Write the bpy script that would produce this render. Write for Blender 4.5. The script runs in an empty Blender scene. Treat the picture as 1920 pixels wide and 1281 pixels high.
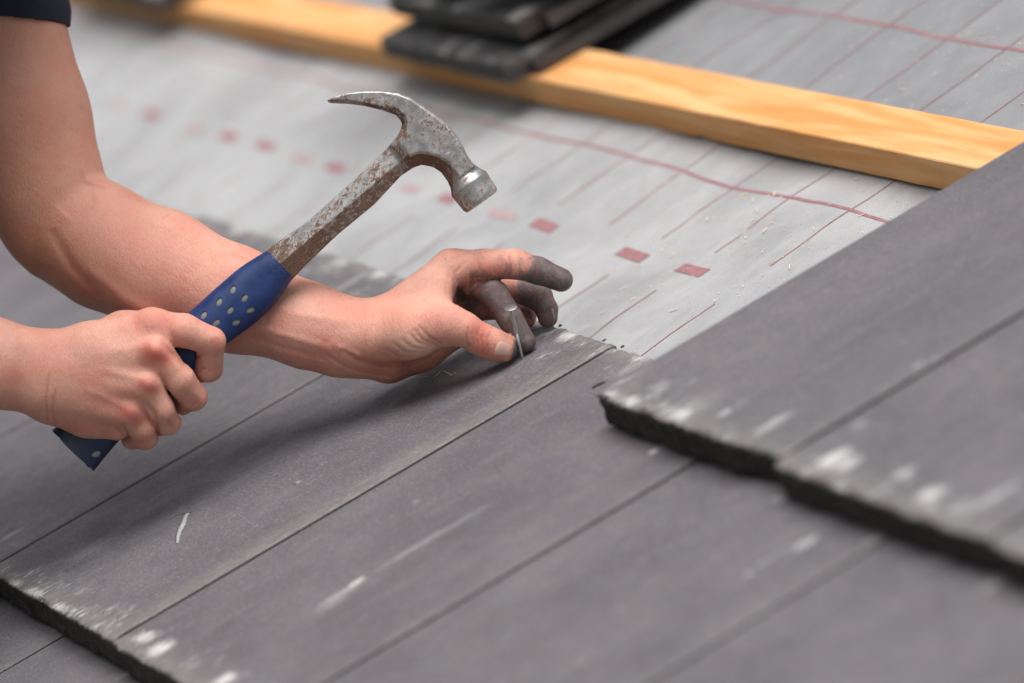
import bpy, bmesh, math, random
import numpy as np
from mathutils import Matrix, Vector, noise

# ------------------------------------------------------------------ camera, light, exposure
FPX = 10527.3                                     # focal length in pixels of the 1920 px wide photograph
RC = np.array([[0.37055, 0.831833, -0.413215], [0.126185, -0.485846, -0.864888], [-0.920201, 0.268343, -0.284995]])
CC = np.array([3628.53, -703.76, 1164.44])        # camera place in the roof frame (mm: along course, up slope, off the tiles)
PITCH = math.radians(26.4)
MW = Matrix.Rotation(PITCH, 4, 'X')               # roof frame -> world (metres)
MWn = np.array(MW.to_3x3())
Z0 = 4039.0

scene = bpy.context.scene
coll = scene.collection

def W(P):                                         # roof-frame mm -> world m
    return (np.atleast_2d(np.asarray(P, float)) / 1000.0) @ MWn.T

cam_d = bpy.data.cameras.new('camera')
cam = bpy.data.objects.new('camera', cam_d); coll.objects.link(cam)
cam_d.sensor_width = 36.0; cam_d.lens = FPX / 1920 * 36.0
cam_d.clip_start = 0.1; cam_d.clip_end = 6000
cam_d.dof.use_dof = True; cam_d.dof.focus_distance = 4.035; cam_d.dof.aperture_fstop = 3.7
m = Matrix.Identity(4)
ax = [MWn @ RC[0], MWn @ -RC[1], MWn @ -RC[2]]
for i in range(3):
    for j in range(3): m[j][i] = ax[i][j]
cw = W(CC)[0]
for j in range(3): m[j][3] = cw[j]
cam.matrix_world = m
scene.camera = cam

SUN_T = np.array([0.26, 0.30, 0.88])             # towards the sun, roof frame
SUN_W = MWn @ (SUN_T / np.linalg.norm(SUN_T))
sun_el = math.asin(SUN_W[2]); sun_az = math.atan2(SUN_W[0], SUN_W[1])
world = bpy.data.worlds.new('World'); scene.world = world; world.use_nodes = True
wn = world.node_tree; wn.nodes.clear()
sky = wn.nodes.new('ShaderNodeTexSky'); sky.sky_type = 'NISHITA'; sky.sun_disc = False
sky.sun_elevation = sun_el; sky.sun_rotation = sun_az
sky.air_density = 1.0; sky.dust_density = 4.0; sky.ozone_density = 1.0
hs = wn.nodes.new('ShaderNodeHueSaturation'); hs.inputs['Saturation'].default_value = 0.22
bg = wn.nodes.new('ShaderNodeBackground'); bg.inputs['Strength'].default_value = 0.095
wo = wn.nodes.new('ShaderNodeOutputWorld')
wn.links.new(sky.outputs[0], hs.inputs['Color']); wn.links.new(hs.outputs[0], bg.inputs['Color']); wn.links.new(bg.outputs[0], wo.inputs['Surface'])
sun_d = bpy.data.lights.new('sun', 'SUN'); sun_d.energy = 3.3; sun_d.angle = math.radians(48); sun_d.color = (1.0, 0.97, 0.94)
sun = bpy.data.objects.new('sun', sun_d); coll.objects.link(sun)
sun.rotation_euler = Vector(SUN_W).to_track_quat('Z', 'Y').to_euler()
vs = scene.view_settings; vs.view_transform = 'Standard'; vs.look = 'None'; vs.gamma = 1; vs.exposure = 0.22; vs.use_curve_mapping = False
scene.render.engine = 'CYCLES'; scene.cycles.use_denoising = True

# ------------------------------------------------------------------ helpers
def from_cam(Q):                                  # camera mm (right, down, away from Z0) -> roof frame mm
    Q = np.atleast_2d(np.asarray(Q, float)).copy(); Q[:, 2] += Z0
    return Q @ RC + CC
def Pc(x, y, d=0.0):                              # photo pixel + depth past the focus plane (mm) -> camera mm
    z = Z0 + d
    return np.array([(x - 960) * z / FPX, (y - 640.5) * z / FPX, d])
def on_roof(x, y, w=0.0):                         # where the sight line meets the plane at height w, roof mm
    r = np.array([(x - 960) / FPX, (y - 640.5) / FPX, 1.0]) @ RC
    return CC + r * ((w - CC[2]) / r[2])
def cam_of(T):                                    # roof mm -> camera mm
    q = (np.atleast_2d(T) - CC) @ RC.T; q = q.copy(); q[:, 2] -= Z0; return q

def tag(o, label=None, cat=None, group=None, kind=None):
    if label: o['label'] = label
    if cat: o['category'] = cat
    if group: o['group'] = group
    if kind: o['kind'] = kind
    return o
def link(o, parent=None):
    coll.objects.link(o)
    if parent is not None: o.parent = parent; o.matrix_parent_inverse = parent.matrix_world.inverted()
    return o
def empty(name, T):                               # at roof-frame mm
    o = bpy.data.objects.new(name, None); o.empty_display_size = 0.05
    o.matrix_world = Matrix.Translation(W(T)[0]) @ MW
    return link(o)
def mesh_obj(name, V, F, mat, parent=None, smooth=True, origin=None, frame='roof'):
    """V in roof mm (frame='roof') ; object gets its origin at 'origin' (roof mm)"""
    V = np.asarray(V, float)
    if origin is None:
        origin = (V.min(0) + V.max(0)) / 2; origin[2] = V[:, 2].min()
    me = bpy.data.meshes.new(name)
    L = (V - origin) / 1000.0
    if isinstance(F, np.ndarray):
        n, k = F.shape
        me.vertices.add(len(L)); me.vertices.foreach_set('co', L.astype(np.float32).ravel())
        me.loops.add(n * k); me.loops.foreach_set('vertex_index', F.astype(np.int32).ravel())
        me.polygons.add(n); me.polygons.foreach_set('loop_start', np.arange(0, n * k, k, dtype=np.int32))
        me.update(calc_edges=True); me.validate()
    else:
        me.from_pydata(L.tolist(), [], F)
    me.materials.append(mat)
    if smooth: me.polygons.foreach_set('use_smooth', np.ones(len(me.polygons), bool))
    o = bpy.data.objects.new(name, me)
    o.matrix_world = Matrix.Translation(W(origin)[0]) @ MW
    link(o)
    if parent is not None:
        mw = o.matrix_world.copy(); o.parent = parent
        o.matrix_basis = parent.matrix_world.inverted() @ mw
    return o

# ------------------------------------------------------------------ materials
class NT:
    def __init__(s, name):
        s.mat = bpy.data.materials.new(name); s.mat.use_nodes = True; s.t = s.mat.node_tree; s.t.nodes.clear()
        s.out = s.t.nodes.new('ShaderNodeOutputMaterial'); s.b = s.t.nodes.new('ShaderNodeBsdfPrincipled')
        s.t.links.new(s.b.outputs[0], s.out.inputs[0])
    def n(s, typ, **k):
        x = s.t.nodes.new('ShaderNode' + typ)
        for a, v in k.items(): setattr(x, a, v)
        return x
    def l(s, a, b): s.t.links.new(a, b)
    def val(s, inp, v):
        if hasattr(v, 'links') or hasattr(v, 'is_linked'): s.l(v, inp)
        else: inp.default_value = v
    def math(s, op, a, b=0.0, c=None, clamp=False):
        x = s.n('Math', operation=op, use_clamp=clamp); s.val(x.inputs[0], a); s.val(x.inputs[1], b)
        if c is not None: s.val(x.inputs[2], c)
        return x.outputs[0]
    def mix(s, f, a, b, typ='RGBA', blend='MIX'):
        x = s.n('Mix', data_type='RGBA', blend_type=blend); s.val(x.inputs[0], f); s.val(x.inputs[6], a); s.val(x.inputs[7], b); return x.outputs[2]
    def ramp(s, f, lo, hi, a=0.0, b=1.0):
        x = s.n('MapRange'); x.interpolation_type = 'SMOOTHSTEP'
        s.val(x.inputs[0], f); s.val(x.inputs[1], lo); s.val(x.inputs[2], hi); s.val(x.inputs[3], a); s.val(x.inputs[4], b); return x.outputs[0]
    def noise(s, vec, scale, detail=4, rough=0.55, dist=0.0):
        x = s.n('TexNoise'); s.l(vec, x.inputs['Vector']); x.inputs['Scale'].default_value = scale; x.inputs['Detail'].default_value = detail
        x.inputs['Roughness'].default_value = rough; x.inputs['Distortion'].default_value = dist; return x.outputs[0]
    def mapping(s, vec, loc=(0, 0, 0), rot=(0, 0, 0), scale=(1, 1, 1), typ='POINT'):
        x = s.n('Mapping', vector_type=typ); s.l(vec, x.inputs[0]); x.inputs[1].default_value = loc; x.inputs[2].default_value = rot; x.inputs[3].default_value = scale; return x.outputs[0]
    def roofpos(s):                               # world position turned back into the roof frame, metres
        g = s.n('NewGeometry'); return s.mapping(g.outputs['Position'], rot=(-PITCH, 0, 0))
    def bump(s, h, strength=0.5, dist=0.001, prev=None):
        x = s.n('Bump'); s.val(x.inputs['Strength'], strength); s.val(x.inputs['Distance'], dist); s.l(h, x.inputs['Height'])
        if prev is not None: s.l(prev, x.inputs['Normal'])
        return x.outputs[0]
    def attr(s, name): x = s.n('Attribute', attribute_name=name); return x.outputs['Fac']
    def sep(s, v): x = s.n('SeparateXYZ'); s.l(v, x.inputs[0]); return x.outputs
    def fin(s, color=None, rough=None, normal=None, **k):
        if color is not None: s.val(s.b.inputs['Base Color'], color)
        if rough is not None: s.val(s.b.inputs['Roughness'], rough)
        if normal is not None: s.l(normal, s.b.inputs['Normal'])
        for a, v in k.items(): s.val(s.b.inputs[a], v)
        return s.mat
def rgb(r, g, b): return (r, g, b, 1.0)

# scuffs: photo pixel, half length along slope mm, half width mm, strength, height of the plane
SCUFFS = []
def scuff(x, y, lv, lu, s, w=0.0, rot=0.0):
    T = on_roof(x, y, w); SCUFFS.append((T[0] / 1000, T[1] / 1000, lv / 1000, lu / 1000, s, rot, w))

def tile_material(name, scuffs):
    N = NT(name); p = N.roofpos()
    patch0 = N.noise(p, 18.0, 3, 0.6)
    big = N.noise(p, 7.0, 6, 0.65); mid = N.noise(p, 42.0, 6, 0.7)
    st = N.noise(N.mapping(p, scale=(1.0, 0.16, 1.0)), 60.0, 4, 0.6)
    fine = N.noise(p, 900.0, 3, 0.6); gr = N.noise(p, 2600.0, 2, 0.5)
    oi = N.n('ObjectInfo')
    c = N.mix(N.ramp(big, 0.35, 0.65), rgb(0.095, 0.084, 0.093), rgb(0.152, 0.136, 0.145))
    c = N.mix(N.ramp(mid, 0.40, 0.65, 0, 0.65), c, rgb(0.098, 0.098, 0.117))
    c = N.mix(N.ramp(st, 0.5, 0.75, 0, 0.22), c, rgb(0.235, 0.215, 0.198))
    c = N.mix(N.math('MULTIPLY', oi.outputs['Random'], 0.22), c, rgb(0.13, 0.125, 0.135))
    fm = N.noise(p, 420.0, 4, 0.7)
    c = N.mix(N.ramp(fm, 0.50, 0.70, 0, 0.42), c, rgb(0.30, 0.285, 0.29))
    c = N.mix(N.ramp(fm, 0.48, 0.32, 0, 0.45), c, rgb(0.07, 0.065, 0.07))
    c = N.mix(N.ramp(fine, 0.60, 0.75, 0, 0.40), c, rgb(0.36, 0.34, 0.34))
    c = N.mix(N.ramp(fine, 0.40, 0.26, 0, 0.5), c, rgb(0.05, 0.047, 0.05))
    pit = N.n('TexVoronoi', feature='F1'); N.l(p, pit.inputs['Vector']); pit.inputs['Scale'].default_value = 75.0
    c = N.mix(N.math('MULTIPLY', N.ramp(pit.outputs['Distance'], 0.10, 0.05, 0, .8), N.ramp(patch0, .52, .58)), c, rgb(0.035, 0.032, 0.035))
    # dusty rims, chalk scuffs on the edges
    edge = N.attr('edge')
    streak = N.noise(N.mapping(p, scale=(1.0, 0.20, 1.0)), 330.0, 5, 0.75)
    patch = N.noise(p, 26.0, 3, 0.6)
    dust = N.math('MULTIPLY', N.ramp(edge, 0.0, 1.0), N.ramp(streak, 0.35, 0.7, 0.25, 1.0))
    c = N.mix(N.math('MULTIPLY', dust, 0.45), c, rgb(0.32, 0.30, 0.265))
    chalk = N.attr('chalk')
    cm = N.math('MULTIPLY', chalk, N.math('MULTIPLY', N.ramp(streak, 0.50, 0.64), N.ramp(patch, 0.50, 0.62)))
    masks = cm
    for (u, v, lv, lu, s, rot, w) in scuffs:
        q = N.mapping(p, loc=(u, v, w / 1000), rot=(0, 0, rot), scale=(lu, lv, 0.008), typ='TEXTURE')
        g = N.n('TexGradient', gradient_type='SPHERICAL'); N.l(q, g.inputs[0])
        mm = N.math('MULTIPLY', N.ramp(N.math('ADD', g.outputs['Fac'], N.math('MULTIPLY', N.math('SUBTRACT', N.math('ADD', N.math('MULTIPLY', streak, .75), N.math('MULTIPLY', fm, .25)), 0.5), 2.6)), 0.15, 0.85), s * .9)
        masks = N.math('MAXIMUM', masks, mm)
    c = N.mix(masks, c, rgb(0.56, 0.555, 0.545))
    dark_mask = N.attr('broken')
    c = N.mix(dark_mask, c, N.mix(N.ramp(mid, 0.35, 0.6), rgb(0.010, 0.009, 0.009), N.mix(N.ramp(fm, .55, .66), rgb(0.030, 0.025, 0.024), rgb(0.15, 0.14, 0.13))))
    h = N.math('ADD', N.math('MULTIPLY', fine, 0.5), N.math('MULTIPLY', fm, 0.5))
    b1 = N.bump(h, 0.55, 0.0012); b2 = N.bump(mid, 0.35, 0.002, b1)
    return N.fin(c, N.ramp(mid, 0.3, 0.7, 0.52, 0.70), b2, **{'Specular IOR Level': 0.42})

for a in [(668, 1092, 13, 7, 1.0), (640, 1112, 30, 10, 0.4), (780, 1025, 55, 9, 0.25), (850, 985, 60, 9, 0.16), (620, 1130, 20, 16, .2),
          (300, 1215, 17, 22, 1.0), (270, 1195, 12, 22, 0.8), (420, 1275, 14, 18, 1.0), (60, 1115, 12, 30, 0.9), (110, 1140, 10, 24, 0.8), (20, 1098, 12, 18, 0.9), (150, 1250, 8, 10, .4),
          (1065, 630, 14, 20, 0.9), (1030, 622, 12, 14, 0.75), (1205, 668, 14, 18, 0.7), (1180, 690, 20, 16, 0.25), (1003, 625, 9, 9, .4),
          (1512, 1016, 16, 9, 0.65), (1403, 1073, 5, 6, 0.6), (1445, 1045, 22, 5, 0.3), (1225, 846, 6, 7, .8), (1855, 1098, 9, 10, .45), (1455, 935, 6, 8, .4),
          (640, 492, 16, 30, .55), (720, 512, 18, 26, .85), (455, 430, 18, 30, .75), (20, 1005, 20, 8, .35), (660, 530, 40, 10, .3), (1640, 1010, 12, 14, .25), (165, 1035, 30, 22, .2),
          (780, 940, 6, 9, .15), (560, 905, 3, 5, .5)]:
    scuff(*a)
SC_MID = list(SCUFFS); SCUFFS.clear()
for a in [(1180, 755, 12, 26, 0.8), (1275, 778, 12, 24, 0.85), (1145, 742, 8, 18, .6), (1360, 775, 8, 10, .55), (1450, 795, 22, 12, .5), (1240, 725, 14, 14, .25), (1560, 860, 20, 20, 1.0), (1590, 868, 14, 16, .8),
          (1695, 885, 14, 14, .55), (1745, 925, 16, 17, .9), (1860, 930, 30, 14, .45), (1800, 950, 18, 18, .3), (1720, 685, 6, 7, .35), (1755, 672, 5, 6, .35), (1300, 765, 30, 30, .18), (1610, 795, 10, 12, .3)]:
    scuff(a[0], a[1], a[2], a[3], a[4], 26.0)
SC_UP = list(SCUFFS); SCUFFS.clear()
M_TILE = tile_material('concrete_tile', SC_MID)
M_TILE_UP = tile_material('concrete_tile_upper', SC_UP)
def dark_tile():
    N = NT('concrete_tile_stacked'); p = N.roofpos(); n1 = N.noise(p, 45.0, 5, 0.7); n2 = N.noise(p, 14.0, 3)
    c = N.mix(N.ramp(n1, 0.35, 0.7), rgb(0.05, 0.047, 0.047), rgb(0.13, 0.122, 0.120))
    ch = N.math('MULTIPLY', N.attr('chalk'), N.ramp(n2, 0.46, 0.58))
    c = N.mix(ch, c, rgb(0.42, 0.40, 0.39))
    c = N.mix(N.math('MULTIPLY', N.attr('broken'), 0.8), c, rgb(0.022, 0.020, 0.020))
    return N.fin(c, 0.62, N.bump(n1, 0.6, 0.003))
M_STACK = dark_tile()

def membrane_mat(name, k1, k2):
    N = NT(name); p = N.roofpos(); s = N.sep(p)
    K = 2 * math.pi / 0.0027
    wa = N.math('SINE', N.math('MULTIPLY', N.math('ADD', s[0], N.math('MULTIPLY', s[1], 0.35)), K)); wb = N.math('SINE', N.math('MULTIPLY', s[1], K * 1.25))
    wv = N.math('MULTIPLY', wa, wb)
    big = N.noise(p, 6.0, 5, 0.65, 0.6); st = N.noise(N.mapping(p, scale=(1, .6, 1)), 24.0, 6, .7, .8); fi = N.noise(p, 700.0, 2)
    c = N.mix(N.ramp(big, 0.3, 0.7), rgb(*k1), rgb(*k2))
    c = N.mix(N.ramp(st, 0.42, 0.7, 0, 0.32), c, rgb(*[x * 1.2 for x in k2]))
    c = N.mix(N.ramp(wv, -0.2, 0.9, 0.0, 0.28), c, rgb(*[x * .5 for x in k1]))
    c = N.mix(N.ramp(fi, 0.66, 0.8, 0, 0.4), c, rgb(0.62, 0.62, 0.61))
    b = N.bump(wv, 0.35, 0.0006)
    return N.fin(c, 0.6, N.bump(st, 0.3, 0.004, b), **{'Specular IOR Level': 0.35})
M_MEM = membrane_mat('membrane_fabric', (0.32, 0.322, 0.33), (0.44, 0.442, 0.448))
M_MEM2 = membrane_mat('membrane_fabric_darker', (0.22, 0.225, 0.24), (0.29, 0.295, 0.305))  # same weave in a darker tone, for the sheet beyond the batten
def print_mat():
    N = NT('red_print'); p = N.roofpos(); n = N.noise(p, 160.0, 4, .7); s = N.noise(p, 900., 2)
    c = N.mix(N.ramp(n, 0.3, 0.7), rgb(0.27, 0.11, 0.125), rgb(0.35, 0.18, 0.19))
    c = N.mix(N.ramp(s, 0.55, 0.75, 0, .5), c, rgb(0.42, 0.27, 0.28))
    return N.fin(c, 0.6)
M_PRINT = print_mat()
def faint_mat():
    N = NT('worn_print'); p = N.roofpos(); n = N.noise(p, 160.0, 4, .7)
    return N.fin(N.mix(N.ramp(n, 0.3, 0.7), rgb(0.38, 0.24, 0.25), rgb(0.42, 0.33, 0.34)), 0.6)
M_FAINT = faint_mat()
def wood_mat():
    N = NT('sawn_pine'); p = N.roofpos()
    q = N.mapping(p, rot=(0, 0, -0.0095), scale=(1.0, 9.0, 9.0))
    g = N.noise(q, 7.0, 6, 0.6, 0.4); ring = N.noise(N.mapping(p, scale=(.55, 6, 6)), 6.0, 3, .5, 1.5)
    saw = N.noise(N.mapping(p, rot=(0, 0, 0.5), scale=(14.0, 1.2, 1.2)), 60.0, 4, .7)
    kn = N.noise(p, 7.0, 2, .5)
    c = N.mix(N.ramp(ring, 0.3, 0.68), rgb(0.78, 0.33, 0.095), rgb(0.88, 0.51, 0.23))
    c = N.mix(N.ramp(g, 0.45, 0.75, 0, .6), c, rgb(0.66, 0.27, 0.08))
    c = N.mix(N.ramp(saw, 0.5, 0.8, 0, .3), c, rgb(0.62, 0.36, 0.15))
    c = N.mix(N.ramp(kn, 0.62, 0.75, 0, .45), c, rgb(0.60, 0.28, 0.08))
    return N.fin(c, 0.62, N.bump(saw, 0.8, 0.002, N.bump(g, .3, .001)), **{'Specular IOR Level': 0.3})
M_WOOD = wood_mat()
def skin_mat():
    N = NT('skin'); g = N.n('NewGeometry'); p = g.outputs['Position']
    n1 = N.noise(p, 28.0, 4, .6); n2 = N.noise(p, 150.0, 4, .6); n3 = N.noise(p, 900.0, 3, .6)
    li = N.noise(N.mapping(p, rot=(.3, .2, .4), scale=(1, 2.6, 1)), 330.0, 5, .7)
    vo = N.n('TexVoronoi', feature='DISTANCE_TO_EDGE'); N.l(N.mapping(p, scale=(1.0, 1.0, 1.6)), vo.inputs['Vector']); vo.inputs['Scale'].default_value = 900.0
    c = N.mix(N.ramp(n1, 0.35, 0.68), rgb(0.72, 0.375, 0.285), rgb(0.70, 0.295, 0.225))
    c = N.mix(N.ramp(n2, 0.45, 0.75, 0, .35), c, rgb(0.74, 0.45, 0.33))
    blo = N.noise(p, 75.0, 5, .7)
    c = N.mix(N.ramp(blo, 0.52, 0.72, 0, .45), c, rgb(0.58, 0.21, 0.16))
    c = N.mix(N.ramp(li, 0.55, 0.35, 0, .22), c, rgb(0.45, 0.20, 0.14))
    c = N.mix(N.math('MULTIPLY', N.attr('tan'), 0.85), c, rgb(0.42, 0.20, 0.12))
    c = N.mix(N.math('MULTIPLY', N.attr('red'), 0.95), c, rgb(0.54, 0.13, 0.10))
    c = N.mix(N.math('MULTIPLY', N.attr('pale'), 0.6), c, rgb(0.74, 0.48, 0.39))
    d = N.attr('dirt')
    dm = N.ramp(N.math('ADD', d, N.math('ADD', N.math('MULTIPLY', N.math('SUBTRACT', n2, 0.5), 1.1), N.math('MULTIPLY', N.math('SUBTRACT', li, 0.5), .8))), 0.15, 1.0)
    dc = N.mix(N.ramp(n2, 0.35, 0.7), rgb(0.040, 0.037, 0.041), rgb(0.110, 0.103, 0.110))
    c = N.mix(N.math('MULTIPLY', dm, 0.93), c, dc)
    c = N.mix(N.math('MULTIPLY', N.attr('crease'), 0.55), c, rgb(0.30, 0.075, 0.05))
    h = N.math('ADD', N.math('MULTIPLY', n3, 0.5), N.math('MULTIPLY', N.ramp(vo.outputs['Distance'], 0.0, 0.25), 0.5))
    b = N.bump(h, 0.45, 0.0006); b = N.bump(li, 0.48, 0.0014, b); b = N.bump(n2, 0.30, 0.002, b)
    m_ = N.fin(c, N.ramp(n2, .3, .7, .42, .56), b, **{'Specular IOR Level': 0.42, 'Subsurface Weight': 0.13, 'Subsurface Scale': 0.004})
    N.b.inputs['Subsurface Radius'].default_value = (1.0, 0.35, 0.2)
    return m_
M_SKIN = skin_mat()
def simple(name, col, rough=.6, **k):
    N = NT(name); g = N.n('TexCoord'); n = N.noise(g.outputs['Object'], 60.0, 4)
    c = N.mix(N.ramp(n, .3, .7), rgb(*col), rgb(*[x * .82 for x in col]))
    return N.fin(c, rough, N.bump(n, .2, .001), **k)
M_NAIL = simple('fingernail', (0.66, 0.40, 0.34), 0.30)
M_NAILD = simple('dirty_fingernail', (0.36, 0.24, 0.22), 0.38)
M_NAVY = simple('navy_cotton', (0.006, 0.010, 0.028), 0.9)
M_JEANS = simple('work_trousers', (0.03, 0.035, 0.05), 0.9)
M_HAIR = simple('brown_hair', (0.06, 0.035, 0.02), 0.6)
M_CHIP = simple('dark_chip', (0.06, 0.045, 0.042), 0.8)
M_SHAVE = simple('pale_wood_fibre', (0.86, 0.72, 0.52), 0.8)
M_GROUND = simple('ground_grass', (0.06, 0.08, 0.03), 0.95)
M_GREYDOT = simple('grey_plastic', (0.20, 0.205, 0.20), 0.6)
M_HOLE = simple('hole_rim', (0.006, 0.010, 0.03), 0.6)
def steel_mat():
    N = NT('worn_forged_steel'); g = N.n('TexCoord'); p = g.outputs['Object']
    at = N.attr('rustiness')
    br = N.noise(N.mapping(p, rot=(0, 0, 0.25), scale=(2.6, .7, 1)), 260.0, 6, .75, .4); mid = N.noise(p, 70.0, 6, .75, .6); fi = N.noise(p, 900.0, 3, .7)
    a = N.math('ADD', N.math('MULTIPLY', br, .42), N.math('ADD', N.math('MULTIPLY', mid, .36), N.math('MULTIPLY', fi, .22)))
    rm = N.ramp(N.math('ADD', a, N.math('MULTIPLY', N.math('SUBTRACT', at, .5), .20)), 0.462, 0.535)
    sc = N.mix(N.ramp(mid, .35, .65), rgb(.27, .265, .26), rgb(.58, .575, .565))
    rc = N.mix(N.ramp(fi, .35, .7), rgb(.085, .045, .032), rgb(.21, .115, .075))
    c = N.mix(rm, sc, rc)
    met = N.math('MULTIPLY', N.math('SUBTRACT', 1.0, rm), .72)
    ro = N.ramp(rm, 0, 1, .42, .78)
    return N.fin(c, ro, N.bump(a, .45, .0006), Metallic=met)
M_STEEL = steel_mat()
def grip_mat():
    N = NT('blue_vinyl'); g = N.n('TexCoord'); p = g.outputs['Object']
    n = N.noise(p, 70.0, 5, .6); s = N.noise(N.mapping(p, rot=(0, 0, .5), scale=(1, 9, 1)), 160.0, 4, .7); f_ = N.noise(p, 1200., 2)
    c = N.mix(N.ramp(n, .35, .7), rgb(.008, .025, .105), rgb(.015, .040, .145))
    c = N.mix(N.ramp(s, .66, .76, 0, .45), c, rgb(.12, .17, .30))
    c = N.mix(N.math('MULTIPLY', N.attr('dust'), N.ramp(f_, .52, .62)), c, rgb(.19, .18, .17))
    c = N.mix(N.math('MULTIPLY', N.attr('grime'), N.ramp(n, .3, .6, .5, 1.)), c, rgb(.012, .018, .04))
    return N.fin(c, N.ramp(n, .3, .7, .40, .55), N.bump(f_, .2, .0004, N.bump(s, .15, .0005)), **{'Specular IOR Level': .4})
M_GRIP = grip_mat()
M_ZINC = simple('galvanised_steel', (0.46, 0.47, 0.47), 0.36, Metallic=0.85)

# ------------------------------------------------------------------ ground far below
mesh_obj('ground', MWn.T.dot(np.array([[-3000, -3000, -5.5], [3000, -3000, -5.5], [3000, 3000, -5.5], [-3000, 3000, -5.5]]).T * 1000).T, [(0, 1, 2, 3)], M_GROUND, smooth=False)['kind'] = 'structure'

# ------------------------------------------------------------------ roof tiles
roof = empty('tiled_roof', (0, -350, -60)); roof['kind'] = 'structure'
roof['label'] = 'pitched roof of smooth dark grey interlocking concrete tiles laid in half bond'
LEN, TW, GAUGE, RISE, GAP = 420.0, 300.0, 345.0, 26.0, 4.0
def fbm(x, y, z, o=3): return noise.fractal(Vector((x, y, z)), 1.0, 2.0, o)

def tile_mesh(u0, v0, w0, seed, *a_, **k_):
    if u0 < -1000 or u0 > 950: k_['nu'] = 30
    return tile_mesh_(u0, v0, w0, seed, *a_, **k_)
def tile_mesh_(u0, v0, w0, seed, name='tile', dust=.38, notch=False, mat=None, parent=None, width=None, length=LEN, jit=(0, 0, 0), lip=25.5, thick=17.0, nu=100, chip=1.0, rot=0.0):
    width = width or TW - GAP
    rnd = random.Random(seed)
    us = np.linspace(0, width, nu + 1)
    us = np.sort(np.concatenate([us, [0.7, 1.6, width - .7, width - 1.6]]))
    # profile down the front then along the top: (v, w, broken, edge, chalk)
    prof = [(34, -lip + 5, 0, 0, 0), (22, -lip, 1, 0, 0), (3, -lip, 1, 0, 0), (0.6, -lip + 2, 1, 0, 0), (0.2, -lip * .72, 1, 0, 0), (0.9, -lip * .45, 1, 0, 0), (0.3, -lip * .25, 1, 0, 0), (0.5, -3.2, 1, 0, 0), (0.9, -1.4, .6, .6, .8),
            (2.0, -0.35, 0, 1, 1), (4.0, 0, 0, 1, 1), (8, 0, 0, .8, 1), (16, 0, 0, .4, .9), (30, 0, 0, .15, .5), (50, 0, 0, 0, 0), (length * .5, 0, 0, 0, 0), (length - 60, 0, 0, 0, 0), (length - 32, 0, 0, .1, .5),
            (length - 16, 0, 0, .3, .9), (length - 7, 0, 0, .7, 1), (length - 3, -.1, 0, 1, 1), (length - 1, -.7, .2, .8, .7), (length, -2.2, 1, 0, 0), (length, -8, 1, 0, 0), (length, -thick, 1, 0, 0)]
    V = []; AT = []
    for (pv, pw, br, ed, ch) in prof:
        for u in us:
            v, w, uu = pv, pw, u
            su = seed * 3.7
            if pv < 20 and pw < -0.2:             # broken front face
                n1 = fbm((u + su * 91) * .09, pw * .12, su, 4); n2 = fbm((u + su * 17) * .5, pw * .5, su + 5, 2)
                n3 = fbm((u + su * 31) * .025, 0, su + 9, 3)
                v += (.55 * n1 + .95 * n2 + 1.1 * n3) * chip
                if pw > -6: w += (-.9 * max(0, n1) - .7 * max(0, n3) - .7 * max(0, n2)) * chip
            if 2 <= pv <= 4.5: v += .6 * fbm(u * .09 + su * 8, 0, su, 3); w += -.35 * max(0, fbm(u * .25, 3, su, 2)) * chip
            if pv > length - 4:
                v += 1.3 * fbm(u * .08 + su, 9, su, 4) * chip + .5 * fbm(u * .6 + su, 9, su, 2)
            if notch and pv < 26:
                q_ = math.exp(-((u - 268) / 32.0) ** 2); k_ = max(0, 1 - pv / 26.0)
                v += 5.0 * q_ * k_ * (1 if pw < -.2 else .8); w -= (3.6 * q_ * k_ * (1 + .5 * fbm(u * .3, 2, 2, 2))) if pw > -6 else 0
            e = min(u, width - u)
            if pw > -1.0: w -= max(0, 1.2 - e) * .8
            if pv < 12 and e < 14: v += (14 - e) * .10 * (0.5 + rnd.random() * .3) * chip
            V.append((uu, v, w)); 
            edge = max(ed, dust * max(0, 1 - (width - u) / 42.0)) if 0 <= pv else ed
            
            AT.append((.85 if (e < .5 and 4 < pv < length - 4) else br, edge, ch))  # unbroken joint sides also go near-black: gap shade put into the colour
    V = np.array(V, float); AT = np.array(AT); n = len(us); r = len(prof)
    idx = np.arange(r * n).reshape(r, n)
    F = np.stack([idx[:-1, :-1], idx[:-1, 1:], idx[1:, 1:], idx[1:, :-1]], -1).reshape(-1, 4).tolist()
    F += [idx[:, 0].tolist()[::-1] and [int(i) for i in idx[:, 0]], [int(i) for i in idx[::-1, -1]]]
    # interlocking under-lap: a lower shelf that runs under the right-hand neighbour
    k = len(V)
    sh = [(width - 2, 24, -7.5), (width + 16, 24, -7.5), (width + 16, length - 2, -7.5), (width - 2, length - 2, -7.5)]
    sh += [(a, b, -thick) for a, b, _ in sh]
    V = np.vstack([V, np.array(sh)]); AT = np.vstack([AT, np.tile([.8, 0, 0], (8, 1))])  # shelf coloured dark too, painted shade at the bottom of the joint
    F += [[k, k + 1, k + 2, k + 3], [k + 1, k, k + 4, k + 5], [k + 2, k + 1, k + 5, k + 6], [k + 3, k + 2, k + 6, k + 7], [k + 7, k + 6, k + 5, k + 4]]
    a = rot + jit[2]; c_, s_ = math.cos(a), math.sin(a)
    X = V[:, 0] * c_ - V[:, 1] * s_; Y = V[:, 0] * s_ + V[:, 1] * c_
    V[:, 0] = X + u0 + jit[0]; V[:, 1] = Y + v0 + jit[1]; V[:, 2] += w0
    o = mesh_obj(name, V, F, mat or M_TILE, parent, smooth=True, origin=np.array([u0 + width / 2, v0 + length / 2, w0 - lip]))
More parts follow.
